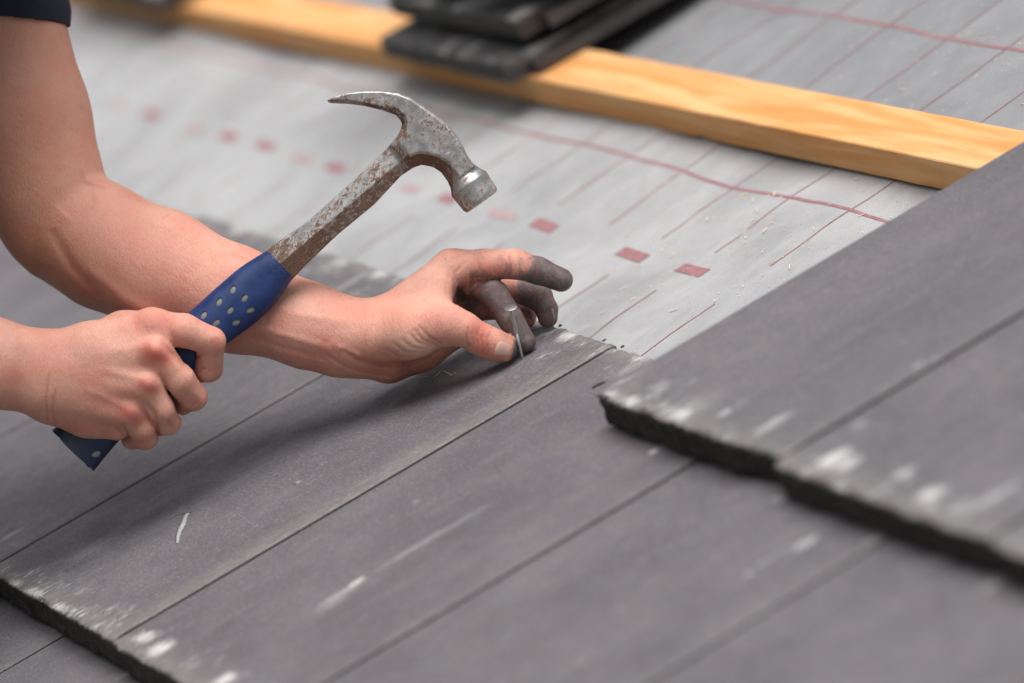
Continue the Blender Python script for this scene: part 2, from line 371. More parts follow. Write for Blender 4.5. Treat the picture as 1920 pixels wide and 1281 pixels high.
    me = o.data
    for j, nm in enumerate(('broken', 'edge', 'chalk')):
        at = me.attributes.new(nm, 'FLOAT', 'POINT'); at.data.foreach_set('value', AT[:, j].astype(np.float32))
    me.set_sharp_from_angle(angle=math.radians(50))
    return o
seed = 1
for k in range(-12, 8):                            # the course being nailed
    seed += 1; rnd = random.Random(seed)
    jv = {-4: -9, -3: -3.5, -2: 0, -1: 1.5, 0: 1}.get(k, rnd.uniform(-1.5, 1.5))
    t = tile_mesh(k * TW + GAP / 2, jv, {-3: .9, -2: .7, -1: .4, 0: -.2, 1: -.6, 2: -1.0}.get(k, rnd.uniform(-.3, .2)), seed, parent=roof, nu=200 if k in (-1, 0, -2) else 100, chip=1.4 if k in (-1, 0) else 1.0, dust=.95 if k == -1 else .3, jit=(rnd.uniform(-.5, .5), 0, rnd.uniform(-.0015, .0015)))
    if k == -1: t['label'] = 'tile the nail is being driven into'
for k in range(-12, 8):                            # course below, half a tile over
    seed += 1
    tile_mesh(k * TW - 150 + GAP / 2, -GAUGE, -RISE - .3, seed, parent=roof)
for k in range(-12, 8):                            # two courses below
    seed += 1
    tile_mesh(k * TW + GAP / 2, -2 * GAUGE, -2 * RISE - .3, seed, parent=roof, nu=24)
for k in range(0, 8):                              # course above, begun at the right
    seed += 1
    t = tile_mesh(k * TW + 152 + GAP / 2, GAUGE - (0 if k == 0 else 4.5 + k), RISE + (.5 if k == 0 else -.7 * k), seed, parent=roof, mat=M_TILE_UP, chip=2.1, notch=(k == 0), nu=220 if k < 3 else 60, jit=(0, 0, 0 if k else .001))
    if k == 0: t['label'] = 'first tile of the upper course, its broken left corner resting on the course below'

# ------------------------------------------------------------------ roofing membrane
TA = math.tan(math.radians(4.4)); DROP = 38.0
def mem_w(u, v):
    base = -DROP + TA * (v - 420)
    a = 1.8 * fbm(u * .0045, v * .007, 1.7, 3) + .9 * fbm(u * .016, v * .012, 5.1, 2)
    sag = 2.5 * math.sin(u * 2 * math.pi / 600 + .6) * (0.6 if v > 600 else 1)
    return base + a * 1.6 + sag * .8
def strip(us, vs):
    V = [(u, v, mem_w(u, v)) for v in vs for u in us]; n = len(us)
    F = [(j * n + i, j * n + i + 1, (j + 1) * n + i + 1, (j + 1) * n + i) for j in range(len(vs) - 1) for i in range(n - 1)]
    return V, F
us = np.arange(-4200, 3000, 14.0)
V, F = strip(us, np.arange(340, 719, 14.0))
mem = mesh_obj('roof_membrane', V, F, M_MEM)
tag(mem, 'pale grey underlay sheet with red lines and dashes, between tiles and pine batten', 'membrane')
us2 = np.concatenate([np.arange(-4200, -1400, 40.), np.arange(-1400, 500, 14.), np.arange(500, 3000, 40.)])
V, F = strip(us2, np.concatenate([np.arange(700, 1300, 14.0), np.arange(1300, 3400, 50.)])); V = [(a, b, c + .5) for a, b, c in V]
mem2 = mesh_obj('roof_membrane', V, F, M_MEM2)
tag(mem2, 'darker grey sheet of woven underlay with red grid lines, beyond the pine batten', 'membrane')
def printed(name, segs, mat, off=.35, par=None):
    V = []; F = []
    for (pts, wd, axis) in segs:                   # axis 0: runs along u, width in v
        k = len(V)
        for (u, v) in pts:
            h = wd / 2
            for s in (-h, h):
                a, b = (u, v + s) if axis == 0 else (u + s, v)
                V.append((a, b, mem_w(a, b) + off))
        for i in range(len(pts) - 1): F.append((k + 2 * i, k + 2 * i + 2, k + 2 * i + 3, k + 2 * i + 1) if axis == 0 else (k + 2 * i, k + 2 * i + 1, k + 2 * i + 3, k + 2 * i + 2))
    return mesh_obj(name, V, F, mat, par or mem)
segs = []; segs2 = []
for hv in (643, 850, 1057):
    (segs if hv < 700 else segs2).append(([(u, hv + 4 * fbm(u * .006, hv, 2., 2)) for u in np.arange(-3400, 1200, 8.0)], 3.0, 0))
for k in range(-34, 10):
    u0 = -55 + k * 101.5
    for a, b, L_ in ((350, 519 + random.Random(k).uniform(-2, 2), segs), (571, 705, segs), (705, 1500, segs2)):
        L_.append(([(u0 + 1.2 * fbm(v * .01, k, 0, 2), v) for v in np.arange(a, b, 7.0)] + [(u0, b)], 1.8, 1))
printed('printed_grid_line', segs, M_PRINT)['kind'] = 'stuff'
printed('printed_grid_line', segs2, M_PRINT, .9, mem2)['kind'] = 'stuff'
for u, w_ in [(-150, 50), (-265, 50), (-439, 44), (-649, 34), (-922, 42), (-1101, 44), (-1206, 44), (-1432, 42), (-1720, 42), (-1820, 42)]:
    printed('printed_dash', [([(u + s, 547 - .02 * s) for s in np.linspace(-w_ / 2, w_ / 2, 6)], 11, 0)], M_PRINT, .45)
for u, w_ in [(-525, 56), (-735, 40), (-1005, 44), (-1305, 44), (-1530, 40)]:
    printed('worn_dash', [([(u + s, 546) for s in np.linspace(-w_ / 2, w_ / 2, 6)], 9, 0)], M_FAINT, .45)

# ------------------------------------------------------------------ timber batten
def vb(u): return 685 + .0095 * u
V = []; F = []
U = np.arange(-3300, 760, 12.0)
for i, u in enumerate(U):
    zb = -DROP + TA * (vb(u) - 420) + 2.5; hh = 25.0
    pr = [(0, 0), (.3, hh * .5), (0, hh - .9), (1.0, hh), (26, hh + .2), (52, hh), (53, hh - .9), (53, 0)]
    for (a, b) in pr:
        j = .35 * fbm(u * .03, a * .1, b * .1, 3)
        nk = 0
        if a < .5 and b < 3 and abs(u + 395) < 9: nk = 2.5
        if a <= 1.0 and b > 20 and -150 < u < 60: nk = 1.0 * max(0, math.sin((u + 150) / 210 * math.pi)) * .8
        V.append((u, vb(u) + a + j + (nk if a < 2 else 0), zb + b + j * .6 - (nk * .7 if b > 20 else 0)))
for i in range(len(U) - 1):
    for k in range(8):
        F.append((i * 8 + k, i * 8 + (k + 1) % 8, (i + 1) * 8 + (k + 1) % 8, (i + 1) * 8 + k))
F.append(tuple(range(8))[::-1]); F.append(tuple(len(V) - 8 + i for i in range(8)))
bat = mesh_obj('roof_batten', V, F, M_WOOD, smooth=True); bat.data.set_sharp_from_angle(angle=math.radians(30))
tag(bat, 'long fresh sawn pine batten laid across the grey membrane under the stacked tiles', 'batten')

# ------------------------------------------------------------------ loose tiles stacked on the batten
SEED = 300
def board_top(u): return -DROP + TA * (vb(u) - 420) + 2.5 + 25.2
def stack(u0, offs, labels, group):
    global SEED
    wz = board_top(u0 + 150) + 26.0
    for i, (du, dv, rt) in enumerate(offs):
        SEED += 1
        o = tile_mesh(0, 0, 0, SEED, name='stacked_tile', mat=M_STACK, jit=(0, 0, 0), rot=0, lip=19, thick=18, nu=120, chip=.9, width=296)
        o.matrix_world = Matrix.Translation(W((u0 + du, vb(u0) + dv, wz + i * 30.0))[0]) @ MW @ Matrix.Rotation(rt, 4, 'Z') @ Matrix.Translation(Vector((.148, .21, -.0245)))
        tag(o, labels[i], 'roof tile', group)
names = ['bottom tile of the stack, resting directly on the pine batten', 'second tile up in the stack on the batten, shifted slightly back from the one beneath', 'third tile up in the stack on the batten, cut by the top of the photo'] + ['%s tile up in the stack on the batten, out of sight above the photo' % q for q in ('fourth', 'fifth', 'sixth', 'seventh', 'eighth', 'ninth', 'tenth', 'eleventh', 'twelfth')]
stack(-1021, [(0, -16, 0), (4, 6, .012), (14, 34, -.01), (8, 12, .01), (16, 22, 0), (14, 14, .008)], names, 'dark concrete tiles stacked on the batten')  # tiles above the third are out of sight, added for the shade they cast
stack(-1925, [(0, -16, 0), (5, 2, .01), (2, -4, 0)], ['bottom tile of the far stack at the top left corner, only its blurred edge showing', 'middle tile of the far stack beyond the top left corner', 'top tile of the far stack beyond the top left corner'], 'dark concrete tiles stacked farther along the batten')

# ------------------------------------------------------------------ signed-distance meshing (bodies, forged steel)
def smin(a, b, k):
    h = np.maximum(k - np.abs(a - b), 0) / k
    return np.minimum(a, b) - h * h * k * .25
class Cone:
    def __init__(s, a, b, ra, rb):
        s.a = np.array(a, float); s.b = np.array(b, float); s.ra, s.rb = ra, rb; s.ab = s.b - s.a; s.l2 = max(s.ab @ s.ab, 1e-9)
    def __call__(s, P):
        t = np.clip(((P - s.a) @ s.ab) / s.l2, 0, 1)
        q = P - s.a - t[:, None] * s.ab
        return np.sqrt((q * q).sum(1)) - (s.ra + (s.rb - s.ra) * t)
BIG = 1e3
class Body:
    """core prims blended widely; each limb chain (finger) blended tightly inside itself and then into the core"""
    def __init__(s): s.core = []; s.limbs = []; s.feat = []; s.kc = 9.0
    def prims(s): return s.core + [p for l in s.limbs for p in l[0]]
    def eval(s, P, keep=None):
        def grp(ps, k):
            d = None
            for p in ps:
                if keep is not None and id(p) not in keep: continue
                e = p(P); d = e if d is None else smin(d, e, k)
            return d
        c = grp(s.core, s.kc); out = None
        if c is None: c = np.full(len(P), BIG)
        out = c
        for ps, k, kb in s.limbs:
            d = grp(ps, k)
            if d is None: continue
            out = np.minimum(out, smin(c, d, kb))
        return out
    def features(s, P, d):
        z = P[:, 2] + Z0; x = 960 + FPX * P[:, 0] / z; y = 640.5 + FPX * P[:, 1] / z
        for (pts, w, amp, zr) in s.feat:
            bb = (min(p[0] for p in pts) - 3 * w, max(p[0] for p in pts) + 3 * w, min(p[1] for p in pts) - 3 * w, max(p[1] for p in pts) + 3 * w)
            mk = (x > bb[0]) & (x < bb[1]) & (y > bb[2]) & (y < bb[3]) & (P[:, 2] > zr[0]) & (P[:, 2] < zr[1])
            if not mk.any(): continue
            g = poly_fall(x[mk], y[mk], pts, w)
            d[mk] += amp * g
        return d
    def full(s, P, keep=None): return s.features(P, s.eval(P, keep))
def poly_fall(x, y, pts, w):
    best = np.full(len(x), 1e9); n = len(pts)
    if n == 1: best = np.hypot(x - pts[0][0], y - pts[0][1]); return np.exp(-(best / w) ** 2)
    tot = 0; taper = np.ones(len(x))
    for i in range(n - 1):
        a = np.array(pts[i], float); b = np.array(pts[i + 1], float); ab = b - a
        t = np.clip(((x - a[0]) * ab[0] + (y - a[1]) * ab[1]) / (ab @ ab), 0, 1)
        dd = np.hypot(x - a[0] - t * ab[0], y - a[1] - t * ab[1])
        s_ = (i + t) / (n - 1); m_ = dd < best
        best = np.where(m_, dd, best); taper = np.where(m_, np.sqrt(np.clip(4 * s_ * (1 - s_), 0, 1)), taper)
    return np.exp(-(best / w) ** 2) * taper

def sdf_mesh(func, prims, lo, hi, h, clip=None, S=4, B=8, lip=1.15):
    """surface nets over a sparse grid. func(P, keep)"""
    lo = np.array(lo, float); hi = np.array(hi, float)
    nsb = np.ceil((hi - lo) / (h * B * S)).astype(int)
    side = h * B * S; hd = side * .87
    g = np.stack(np.meshgrid(*[np.arange(n) for n in nsb], indexing='ij'), -1).reshape(-1, 3)
    cen = lo + (g + .5) * side
    D = np.stack([p(cen) for p in prims], 1) if prims else None
    loc = np.stack(np.meshgrid(*[np.arange(B + 1)] * 3, indexing='ij'), -1).reshape(-1, 3)
    sub = np.stack(np.meshgrid(*[np.arange(S)] * 3, indexing='ij'), -1).reshape(-1, 3)
    keys = []; pos = []; quads = [[], [], []]
    DIM = (nsb * B * S + 4).astype(np.int64)
    def key(I): return (I[..., 0] * DIM[1] + I[..., 1]) * DIM[2] + I[..., 2]
    Q = []
    for gi in range(len(g)):
        if D is not None:
            if D[gi].min() > hd + 8: continue
            keep = {id(prims[j]) for j in np.nonzero(D[gi] < max(D[gi].min(), 0) + 2 * hd + 16)[0]}
        else: keep = None
        bo = g[gi] * S + sub
        bc = lo + (bo + .5) * h * B
        dv = func(bc, keep)
        bo = bo[np.abs(dv) < h * B * .87 * lip + 2.2]
        if not len(bo): continue
        G = (bo[:, None, :] * B + loc[None]).reshape(-1, 3)
        d = func(lo + G * h, keep).reshape(len(bo), B + 1, B + 1, B + 1)
        base = bo * B
        ins = d < 0
        ci = np.stack([ins[:, a:B + a, b:B + b, c:B + c] for a in (0, 1) for b in (0, 1) for c in (0, 1)], -1)
        act = ci.any(-1) & ~ci.all(-1)
        if not act.any(): continue
        bi, ix, iy, iz = np.nonzero(act)
        cd = np.stack([d[bi, ix + a, iy + b, iz + c] for a in (0, 1) for b in (0, 1) for c in (0, 1)], -1)
        off = np.array([(a, b, c) for a in (0, 1) for b in (0, 1) for c in (0, 1)], float)
        acc = np.zeros((len(bi), 3)); cnt = np.zeros(len(bi))
        for e0 in range(8):
            for bit in (1, 2, 4):
                e1 = e0 | bit
                if e1 == e0: continue
                A, Bv = cd[:, e0], cd[:, e1]; m_ = (A < 0) != (Bv < 0)
                t = np.where(m_, A / np.where(np.abs(A - Bv) < 1e-9, 1e-9, A - Bv), 0)
                acc += np.where(m_[:, None], off[e0] + t[:, None] * (off[e1] - off[e0]), 0); cnt += m_
        I = base[bi] + np.stack([ix, iy, iz], -1)
        pos.append(lo + (I + acc / cnt[:, None]) * h); keys.append(key(I + 1))
        in0 = cd[:, 0] < 0
        for axis, e1 in ((0, 4), (1, 2), (2, 1)):
            m_ = in0 != (cd[:, e1] < 0)
            if m_.any(): Q.append((axis, I[m_], in0[m_]))
    pos = np.concatenate(pos); keys = np.concatenate(keys)
    keys, ui = np.unique(keys, return_index=True); pos = pos[ui]
    F = []
    for axis, I, fl in Q:
        b, c = (axis + 1) % 3, (axis + 2) % 3
        E = np.eye(3, dtype=int)
        quad = np.stack([key(I + 1), key(I + 1 - E[b]), key(I + 1 - E[b] - E[c]), key(I + 1 - E[c])], 1)
        ix_ = np.searchsorted(keys, quad); ix_ = np.clip(ix_, 0, len(keys) - 1)
        ok = (keys[ix_] == quad).all(1)
        ix_ = ix_[ok]; fl = fl[ok]
        ix_[fl] = ix_[fl][:, ::-1]
        F.append(ix_)
    F = np.concatenate(F)[:, ::-1]
    if clip is not None:
        kf = clip(pos)[F].all(1); F = F[kf]
    return pos, F

def R_(px): return px / 2.606
def chain(pts):                                    # [(x,y,d,r_px)...] -> cones
    out = []
    for a, b in zip(pts[:-1], pts[1:]): out.append(Cone(Pc(*a[:3]), Pc(*b[:3]), R_(a[3]), R_(b[3])))
    return out
ALL = (-1e3, 1e3)
# ------------------------------------------------------------------ the worker
# left arm: upper arm - elbow - forearm - wrist - hand with the nail
LA = Body(); LA.kc = 11.0
LA.core += chain([(-90, -330, 120, 150), (-25, -20, 108, 132), (40, 220, 98, 128), (88, 365, 92, 118)])      # upper arm
LA.core += chain([(98, 428, 88, 92), (180, 450, 80, 108), (300, 505, 66, 110), (440, 562, 46, 96), (580, 612, 28, 76), (672, 632, 18, 66)])
LA.core += chain([(98, 468, 95, 46), (180, 520, 92, 52), (330, 590, 78, 56)]) + chain([(80, 492, 97, 19), (150, 520, 92, 30)])                                  # elbow point, ulna side
LA.core += chain([(640, 625, 22, 60), (712, 612, 16, 44)]) + chain([(640, 650, 26, 56), (720, 668, 30, 46)])
LA.core += chain([(712, 612, 16, 44), (846, 503, 16, 34)])                                                     # metacarpals
LA.core += chain([(715, 622, 30, 42), (866, 520, 34, 31)]) + chain([(725, 640, 42, 40), (885, 545, 50, 30)]) + chain([(735, 665, 46, 40), (880, 580, 60, 27)])
LA.core += chain([(730, 672, 42, 42), (790, 658, 48, 34), (852, 628, 52, 27)])                                 # heel of the hand
LA.core += chain([(715, 632, 4, 46), (775, 622, -6, 48), (832, 606, -12, 39)])                                 # thenar
LA.core += chain([(808, 592, 0, 34), (822, 540, 8, 31)])                                                       # web
LA.limbs.append((chain([(824, 606, -12, 38), (868, 617, -12, 32), (906, 639, -9, 30), (926, 647, -7, 29), (944, 652, -5, 27)]), 3.0, 7.0))     # thumb
LA.limbs.append((chain([(846, 503, 16, 34), (908, 497, 12, 29.5), (966, 495, 8, 27.5), (1010, 508, 6, 25), (1052, 525, 5, 22.5)]), 3.0, 6.0))   # index
LA.limbs.append((chain([(868, 522, 34, 30), (926, 552, 10, 27)]) + chain([(926, 552, 8, 27.5), (957, 598, 4, 24), (985, 641, 2, 20)]), 2.0, 3.5))  # middle
LA.limbs.append((chain([(884, 540, 50, 28), (958, 543, 38, 22), (1010, 556, 34, 26)]) + chain([(1010, 556, 34, 26), (1025, 580, 31, 21), (1027, 596, 29, 19)]), 2.0, 3.0))   # ring
LA.limbs.append((chain([(884, 578, 62, 26), (968, 580, 54, 17), (989, 590, 50, 17), (990, 600, 48, 15)]), 2.0, 3.0))     # little
ft = LA.feat
ft.append(([(934, 641), (927, 652), (930, 664), (937, 671)], 1.8, .5, (-40, 0)))
ft.append(([(878, 612), (874, 632), (880, 650)], 2.0, .35, (-40, 0)))
for dx in (0, 9, 20, 30): ft.append(([(888 + dx, 612 + dx * .35), (884 + dx * .95, 628 + dx * .4), (890 + dx * .9, 646 + dx * .4)], 1.7, .42 if dx < 25 else .25, (-40, 2)))
ft.append(([(893, 622), (905, 634), (914, 632)], 1.6, .3, (-40, 0)))
for i, (x0, y0, x1, y1, x2, y2) in enumerate([(776, 616, 792, 636, 820, 646), (786, 610, 804, 632, 828, 643), (764, 622, 782, 642, 812, 650), (750, 634, 772, 652, 806, 655), (735, 642, 760, 661, 800, 661), (722, 654, 748, 670, 790, 668)]):
    ft.append(([(x0, y0), (x1, y1), (x2, y2)], 3.0, .75, (-60, 22)))
ft.append(([(640, 655), (672, 676), (710, 684), (760, 684), (800, 670), (832, 650)], 4.2, 2.2, (-60, 60)))       # fold under the thumb
ft.append(([(610, 664), (650, 690), (700, 702), (745, 708)], 3.5, .9, (-60, 60)))
ft.append(([(620, 640), (650, 660), (680, 672)], 6, -.9, (-60, 25)))
ft.append(([(852, 508), (853, 535), (852, 560), (853, 580)], 3, .8, (-60, 14)))
ft.append(([(845, 500), (838, 530), (836, 560)], 2.5, .35, (-60, 14)))
ft.append(([(856, 512), (866, 498), (880, 488)], 2.8, .7, (-60, 30)))                                          # palm creases
ft.append(([(903, 514), (897, 500), (893, 486)], 2.4, .7, (-60, 30)))
ft.append(([(900, 535), (882, 556), (868, 572)], 2.6, .9, (0, 60))); ft.append(([(915, 520), (895, 545), (886, 575)], 2.6, .7, (0, 60)))
ft.append(([(958, 503), (956, 492), (954, 480)], 2.2, .45, (-60, 20))); ft.append(([(950, 505), (949, 492)], 2, .3, (-60, 20)))
ft.append(([(1006, 490), (1008, 505), (1006, 522)], 2.2, .35, (-60, 20)))
ft.append(([(1052, 478), (1040, 492), (1060, 500)], 3, .2, (-60, 20)))
ft.append(([(905, 574), (915, 582), (924, 580)], 2.4, .6, (-60, 10))); ft.append(([(940, 585), (950, 590), (962, 582)], 2, .35, (-60, 10)))
ft.append(([(988, 622), (990, 630), (1000, 630)], 2, .4, (-60, 20)))
ft.append(([(1008, 560), (1004, 570), (1010, 578)], 2, .5, (0, 60)))
# forearm tendons / veins / elbow hollow
ft.append(([(120, 400), (175, 345), (200, 320)], 26, 2.2, (-60, 60)))
ft.append(([(170, 345), (185, 375), (178, 395)], 7, -.8, (-60, 60)))
ft.append(([(95, 430), (135, 500), (190, 560)], 10, 1.6, (-60, 90)))
ft.append(([(160, 500), (230, 560), (330, 610)], 12, -1.4, (-60, 90)))
ft.append(([(420, 590), (520, 625), (640, 660)], 8, -1.0, (-60, 60))); ft.append(([(440, 620), (530, 652), (620, 676)], 6, .7, (-60, 60)))
ft.append(([(480, 560), (560, 590), (660, 605)], 9, -.7, (-60, 60)))
# right arm: forearm, fist round the hammer grip
RA = Body(); RA.kc = 10.0
RA.core += chain([(-330, -180, -200, 130), (-560, 540, -100, 112)]) + chain([(-560, 560, -95, 108), (-350, 620, -62, 108), (-160, 662, -38, 92), (-20, 682, -28, 78)])
RA.core += chain([(-20, 660, -28, 66), (66, 676, -25, 54)]) + chain([(-20, 695, -26, 66), (70, 722, -24, 56)])
RA.core += chain([(66, 672, -25, 48), (170, 650, -24, 42), (284, 613, -24, 33)])
RA.core += chain([(80, 690, -27, 46), (290, 659, -32, 32)]) + chain([(80, 712, -27, 46), (276, 720, -31, 30)]) + chain([(90, 735, -24, 46), (242, 773, -25, 28)])
RA.core += chain([(105, 752, -14, 46), (165, 780, -10, 38), (218, 798, -10, 28)])
RA.core += chain([(120, 660, 0, 38), (230, 620, 20, 32), (300, 600, 34, 24)])
RA.limbs.append((chain([(284, 613, -24, 33), (345, 620, -27, 31), (396, 640, -22, 26.5)]) + chain([(396, 641, -21, 26.5), (391, 690, -6, 26), (362, 700, 14, 20)]), 2.5, 6.0))
RA.limbs.append((chain([(292, 662, -33, 31), (335, 712, -26, 30), (362, 744, -13, 26)]) + chain([(362, 744, -13, 26), (340, 756, 6, 22), (315, 735, 20, 20)]), 2.5, 4.5))
RA.limbs.append((chain([(277, 723, -31, 29), (302, 765, -24, 27.5), (314, 791, -12, 24.5)]) + chain([(314, 791, -12, 24.5), (295, 797, 8, 21), (275, 775, 20, 18)]), 2.5, 4.0))
RA.limbs.append((chain([(243, 775, -24, 27), (266, 802, -17, 25), (273, 820, -8, 23)]) + chain([(273, 820, -8, 23), (248, 822, 10, 20), (235, 800, 20, 17)]), 2.5, 4.0))
RA.limbs.append((chain([(296, 604, 34, 24), (330, 586, 38, 21), (364, 576, 38, 17)]), 3, 6))
fr = RA.feat
for (x, y, r, a) in [(282, 604, 16, -1.2), (290, 655, 17, -2.4), (276, 716, 16, -2.2), (246, 770, 15, -2.0), (398, 634, 14, -.7), (366, 742, 13, -.6), (318, 792, 11, -.5)]:
    fr.append(([(x, y)], r, a, (-90, 5)))
for cx, cy, an_ in [(404, 640, .3), (370, 748, .75), (322, 796, .8)]:
    for o_ in (-7, -2, 4): fr.append(([(cx - 7 * math.sin(an_) + o_ * math.cos(an_), cy - 7 * math.cos(an_) + o_ * math.sin(an_)), (cx + o_ * math.cos(an_) + 1, cy + o_ * math.sin(an_)), (cx + 7 * math.sin(an_) * -1 + o_ * math.cos(an_), cy + 7 * math.cos(an_) + o_ * math.sin(an_))], 1.4, .22, (-90, 5)))
for pts, w_, a in [([(300, 640), (318, 660), (340, 680), (356, 700)], 5, 1.6), ([(298, 700), (314, 730), (330, 765), (338, 785)], 4, 1.6), ([(272, 752), (288, 775), (296, 800), (297, 820)], 4, 1.5),
                   ([(312, 600), (318, 625), (330, 650)], 6, 1.0), ([(240, 640), (270, 690), (262, 740)], 14, .9), ([(200, 660), (262, 650), (285, 640)], 8, -.7), ([(180, 690), (240, 705), (270, 712)], 8, -.8), ([(160, 730), (215, 755), (240, 765)], 8, -.6),
                   ([(92, 700), (86, 750), (90, 790)], 2.5, .55), ([(104, 730), (98, 765), (104, 795)], 2.5, .4), ([(230, 815), (222, 806), (216, 800)], 2.5, .6), ([(240, 812), (233, 800), (228, 795)], 2.2, .4),
                   ([(350, 664), (372, 670), (382, 664)], 2.6, .8), ([(372, 700), (376, 692), (384, 690)], 2.4, .5), ([(350, 768), (362, 760), (372, 752)], 1.6, .28), ([(352, 772), (366, 766), (378, 756)], 1.6, .25), ([(324, 806), (332, 800), (336, 794)], 1.6, .25),
                   ([(20, 640), (50, 640), (70, 650)], 20, -1.0)]:
    fr.append((pts, w_, a, (-90, 12)))

person = empty('person', on_roof(-700, 1100))
tag(person, 'kneeling roofer in a navy t-shirt swinging a hammer and holding a nail', 'person')

def clip_left(P): return P[:, 0] > Pc(-900, 0)[0]
la_lo = Pc(-330, -100, 0) - [0, 0, 60]; la_hi = Pc(1100, 760, 0) + [0, 0, 180]
VL, FL = sdf_mesh(lambda P, k: LA.full(P, k), LA.prims(), la_lo, la_hi, 1.05)
ra_lo = Pc(-760, 180, 0) - [0, 0, 220]; ra_hi = Pc(450, 880, 0) + [0, 0, 110]
VR, FR = sdf_mesh(lambda P, k: RA.full(P, k), RA.prims(), ra_lo, ra_hi, 1.1)

def px_of(P):
    z = P[:, 2] + Z0; return 960 + FPX * P[:, 0] / z, 640.5 + FPX * P[:, 1] / z
def blob(P, pts, w, zr=ALL):
    x, y = px_of(P); out = np.zeros(len(P))
    mk = (P[:, 2] > zr[0]) & (P[:, 2] < zr[1])
    if len(pts) == 1: g = np.exp(-(np.hypot(x[mk] - pts[0][0], y[mk] - pts[0][1]) / w) ** 2)
    else:
        best = np.full(mk.sum(), 1e9)
        for i in range(len(pts) - 1):
            a = np.array(pts[i], float); b = np.array(pts[i + 1], float); ab = b - a
            t = np.clip(((x[mk] - a[0]) * ab[0] + (y[mk] - a[1]) * ab[1]) / (ab @ ab), 0, 1)
            best = np.minimum(best, np.hypot(x[mk] - a[0] - t * ab[0], y[mk] - a[1] - t * ab[1]))
        g = np.exp(-(best / w) ** 2)
    out[mk] = g; return out
def near(P, prims, m_=2.2):
    d = np.min([p(P) for p in prims], 0); return np.clip(1 - d / m_, 0, 1)
def attrs_left(P):
    n = len(P); dirt = np.zeros(n); red = np.zeros(n); pale = np.zeros(n); tan = np.zeros(n); cr = np.zeros(n)
    sel = px_of(P)[0] > 760
    Q = P[sel]; x, y = px_of(Q)
    thumb, idx, mid, ring, lit = [l[0] for l in LA.limbs]
    dist = np.stack([np.min([p(Q) for p in g_], 0) for g_ in (thumb[1:], idx, mid[1:], ring, lit, LA.core)], 1)
    own = dist.argmin(1)
    dd = np.zeros(len(Q))
    dd = np.where(own == 2, 1.0, dd)
    dd = np.where(own == 3, np.clip((x - 945) / 40, .25, .9), dd); dd = np.where(own == 4, .55, dd)
    dd = np.where(own == 1, np.clip((x - 965) / 60, 0, 1) * .80 + .38 * np.clip((y - 500) / 18, 0, 1) * (x > 880) + .25, dd)
    dd = np.where(own == 0, np.clip((x - 958 + (y - 650) * .25) / 10, 0, 1) * 1.1, dd)
    dd = np.where((own == 5) & (Q[:, 2] > 5) & (x > 855), .42, dd)
    dd += .5 * blob(Q, [(856, 540), (880, 575)], 16, (0, 80)) + .45 * blob(Q, [(1008, 500)], 9, (-30, 30)) + .3 * blob(Q, [(955, 500)], 8, (-30, 30))
    dirt[sel] = dd
    rr = .8 * blob(Q, [(900, 620), (905, 650)], 20, (-40, 5)) + .35 * blob(Q, [(930, 670)], 14, (-40, 5)) + .5 * blob(Q, [(895, 505), (940, 505)], 18, (-30, 30)) + .25 * blob(Q, [(805, 600)], 25, (-40, 10)) + .6 * blob(Q, [(1036, 600)], 12, (0, 60))
    red[sel] = np.clip(rr, 0, 1)
    red += .3 * blob(P, [(610, 640), (700, 690), (780, 700)], 22) + .25 * blob(P, [(240, 400)], 45) + .2 * blob(P, [(690, 590), (760, 600)], 30)
    pale += .8 * blob(P, [(740, 640), (800, 655)], 18, (-60, 30)) + .5 * blob(P, [(820, 480), (780, 540)], 22) + .3 * blob(P, [(560, 600)], 40)
    # skin browner towards the elbow and upper arm
    xx, yy = px_of(P)
    tan += .55 * np.clip((330 - xx) / 260, 0, 1)
    for (pts, w_, a, zr) in LA.feat[1:9] + LA.feat[20:27]:
        if w_ < 3.2: cr += .9 * blob(P, pts, w_ * .75, zr)
    return dirt, red, pale, tan, np.clip(cr, 0, 1)
def attrs_right(P):
    n = len(P); zr = (-90, 8)
    red = 1.0 * blob(P, [(280, 660), (306, 672)], 17, zr) + .9 * blob(P, [(268, 720), (286, 730)], 13, zr) + .75 * blob(P, [(232, 772), (258, 786)], 13, zr) + .45 * blob(P, [(265, 598), (310, 596)], 16, zr) + .5 * blob(P, [(404, 645)], 13, zr)
    red += .35 * blob(P, [(345, 720)], 16, zr) + .4 * blob(P, [(270, 830)], 16, zr) + .5 * blob(P, [(30, 705)], 20, zr) + .4 * blob(P, [(370, 752)], 8, zr) + .25 * blob(P, [(90, 640), (140, 650)], 18, zr)
    red += .35 * blob(P, [(410, 700)], 14, zr) + .25 * blob(P, [(130, 800), (200, 810)], 10, zr)
    pale = .6 * blob(P, [(292, 640)], 9, zr) + .6 * blob(P, [(272, 702)], 9, zr) + .4 * blob(P, [(235, 752)], 9, zr) + .35 * blob(P, [(130, 660), (220, 640)], 20, zr) + .4 * blob(P, [(360, 620)], 14, zr) + .35 * blob(P, [(310, 745)], 9, zr)
    cr = np.zeros(n)
    for (pts, w_, a, z_) in RA.feat:
        if w_ < 3.2 and a > 0: cr += .6 * blob(P, pts, w_ * .8, z_)
    return np.zeros(n), np.clip(red, 0, 1), np.clip(pale, 0, 1), np.zeros(n), np.clip(cr, 0, 1)
aL, aR = attrs_left(VL), attrs_right(VR)
org = from_cam(Pc(-300, 500, 0))[0]
body = mesh_obj('body', from_cam(np.vstack([VL, VR])), np.vstack([FL, FR + len(VL)]), M_SKIN, person, origin=org)
for nm, a, b in zip(('dirt', 'red', 'pale', 'tan', 'crease'), aL, aR):
    at = body.data.attributes.new(nm, 'FLOAT', 'POINT'); at.data.foreach_set('value', np.concatenate([a, b]).astype(np.float32))
print('body verts', len(VL), len(VR))

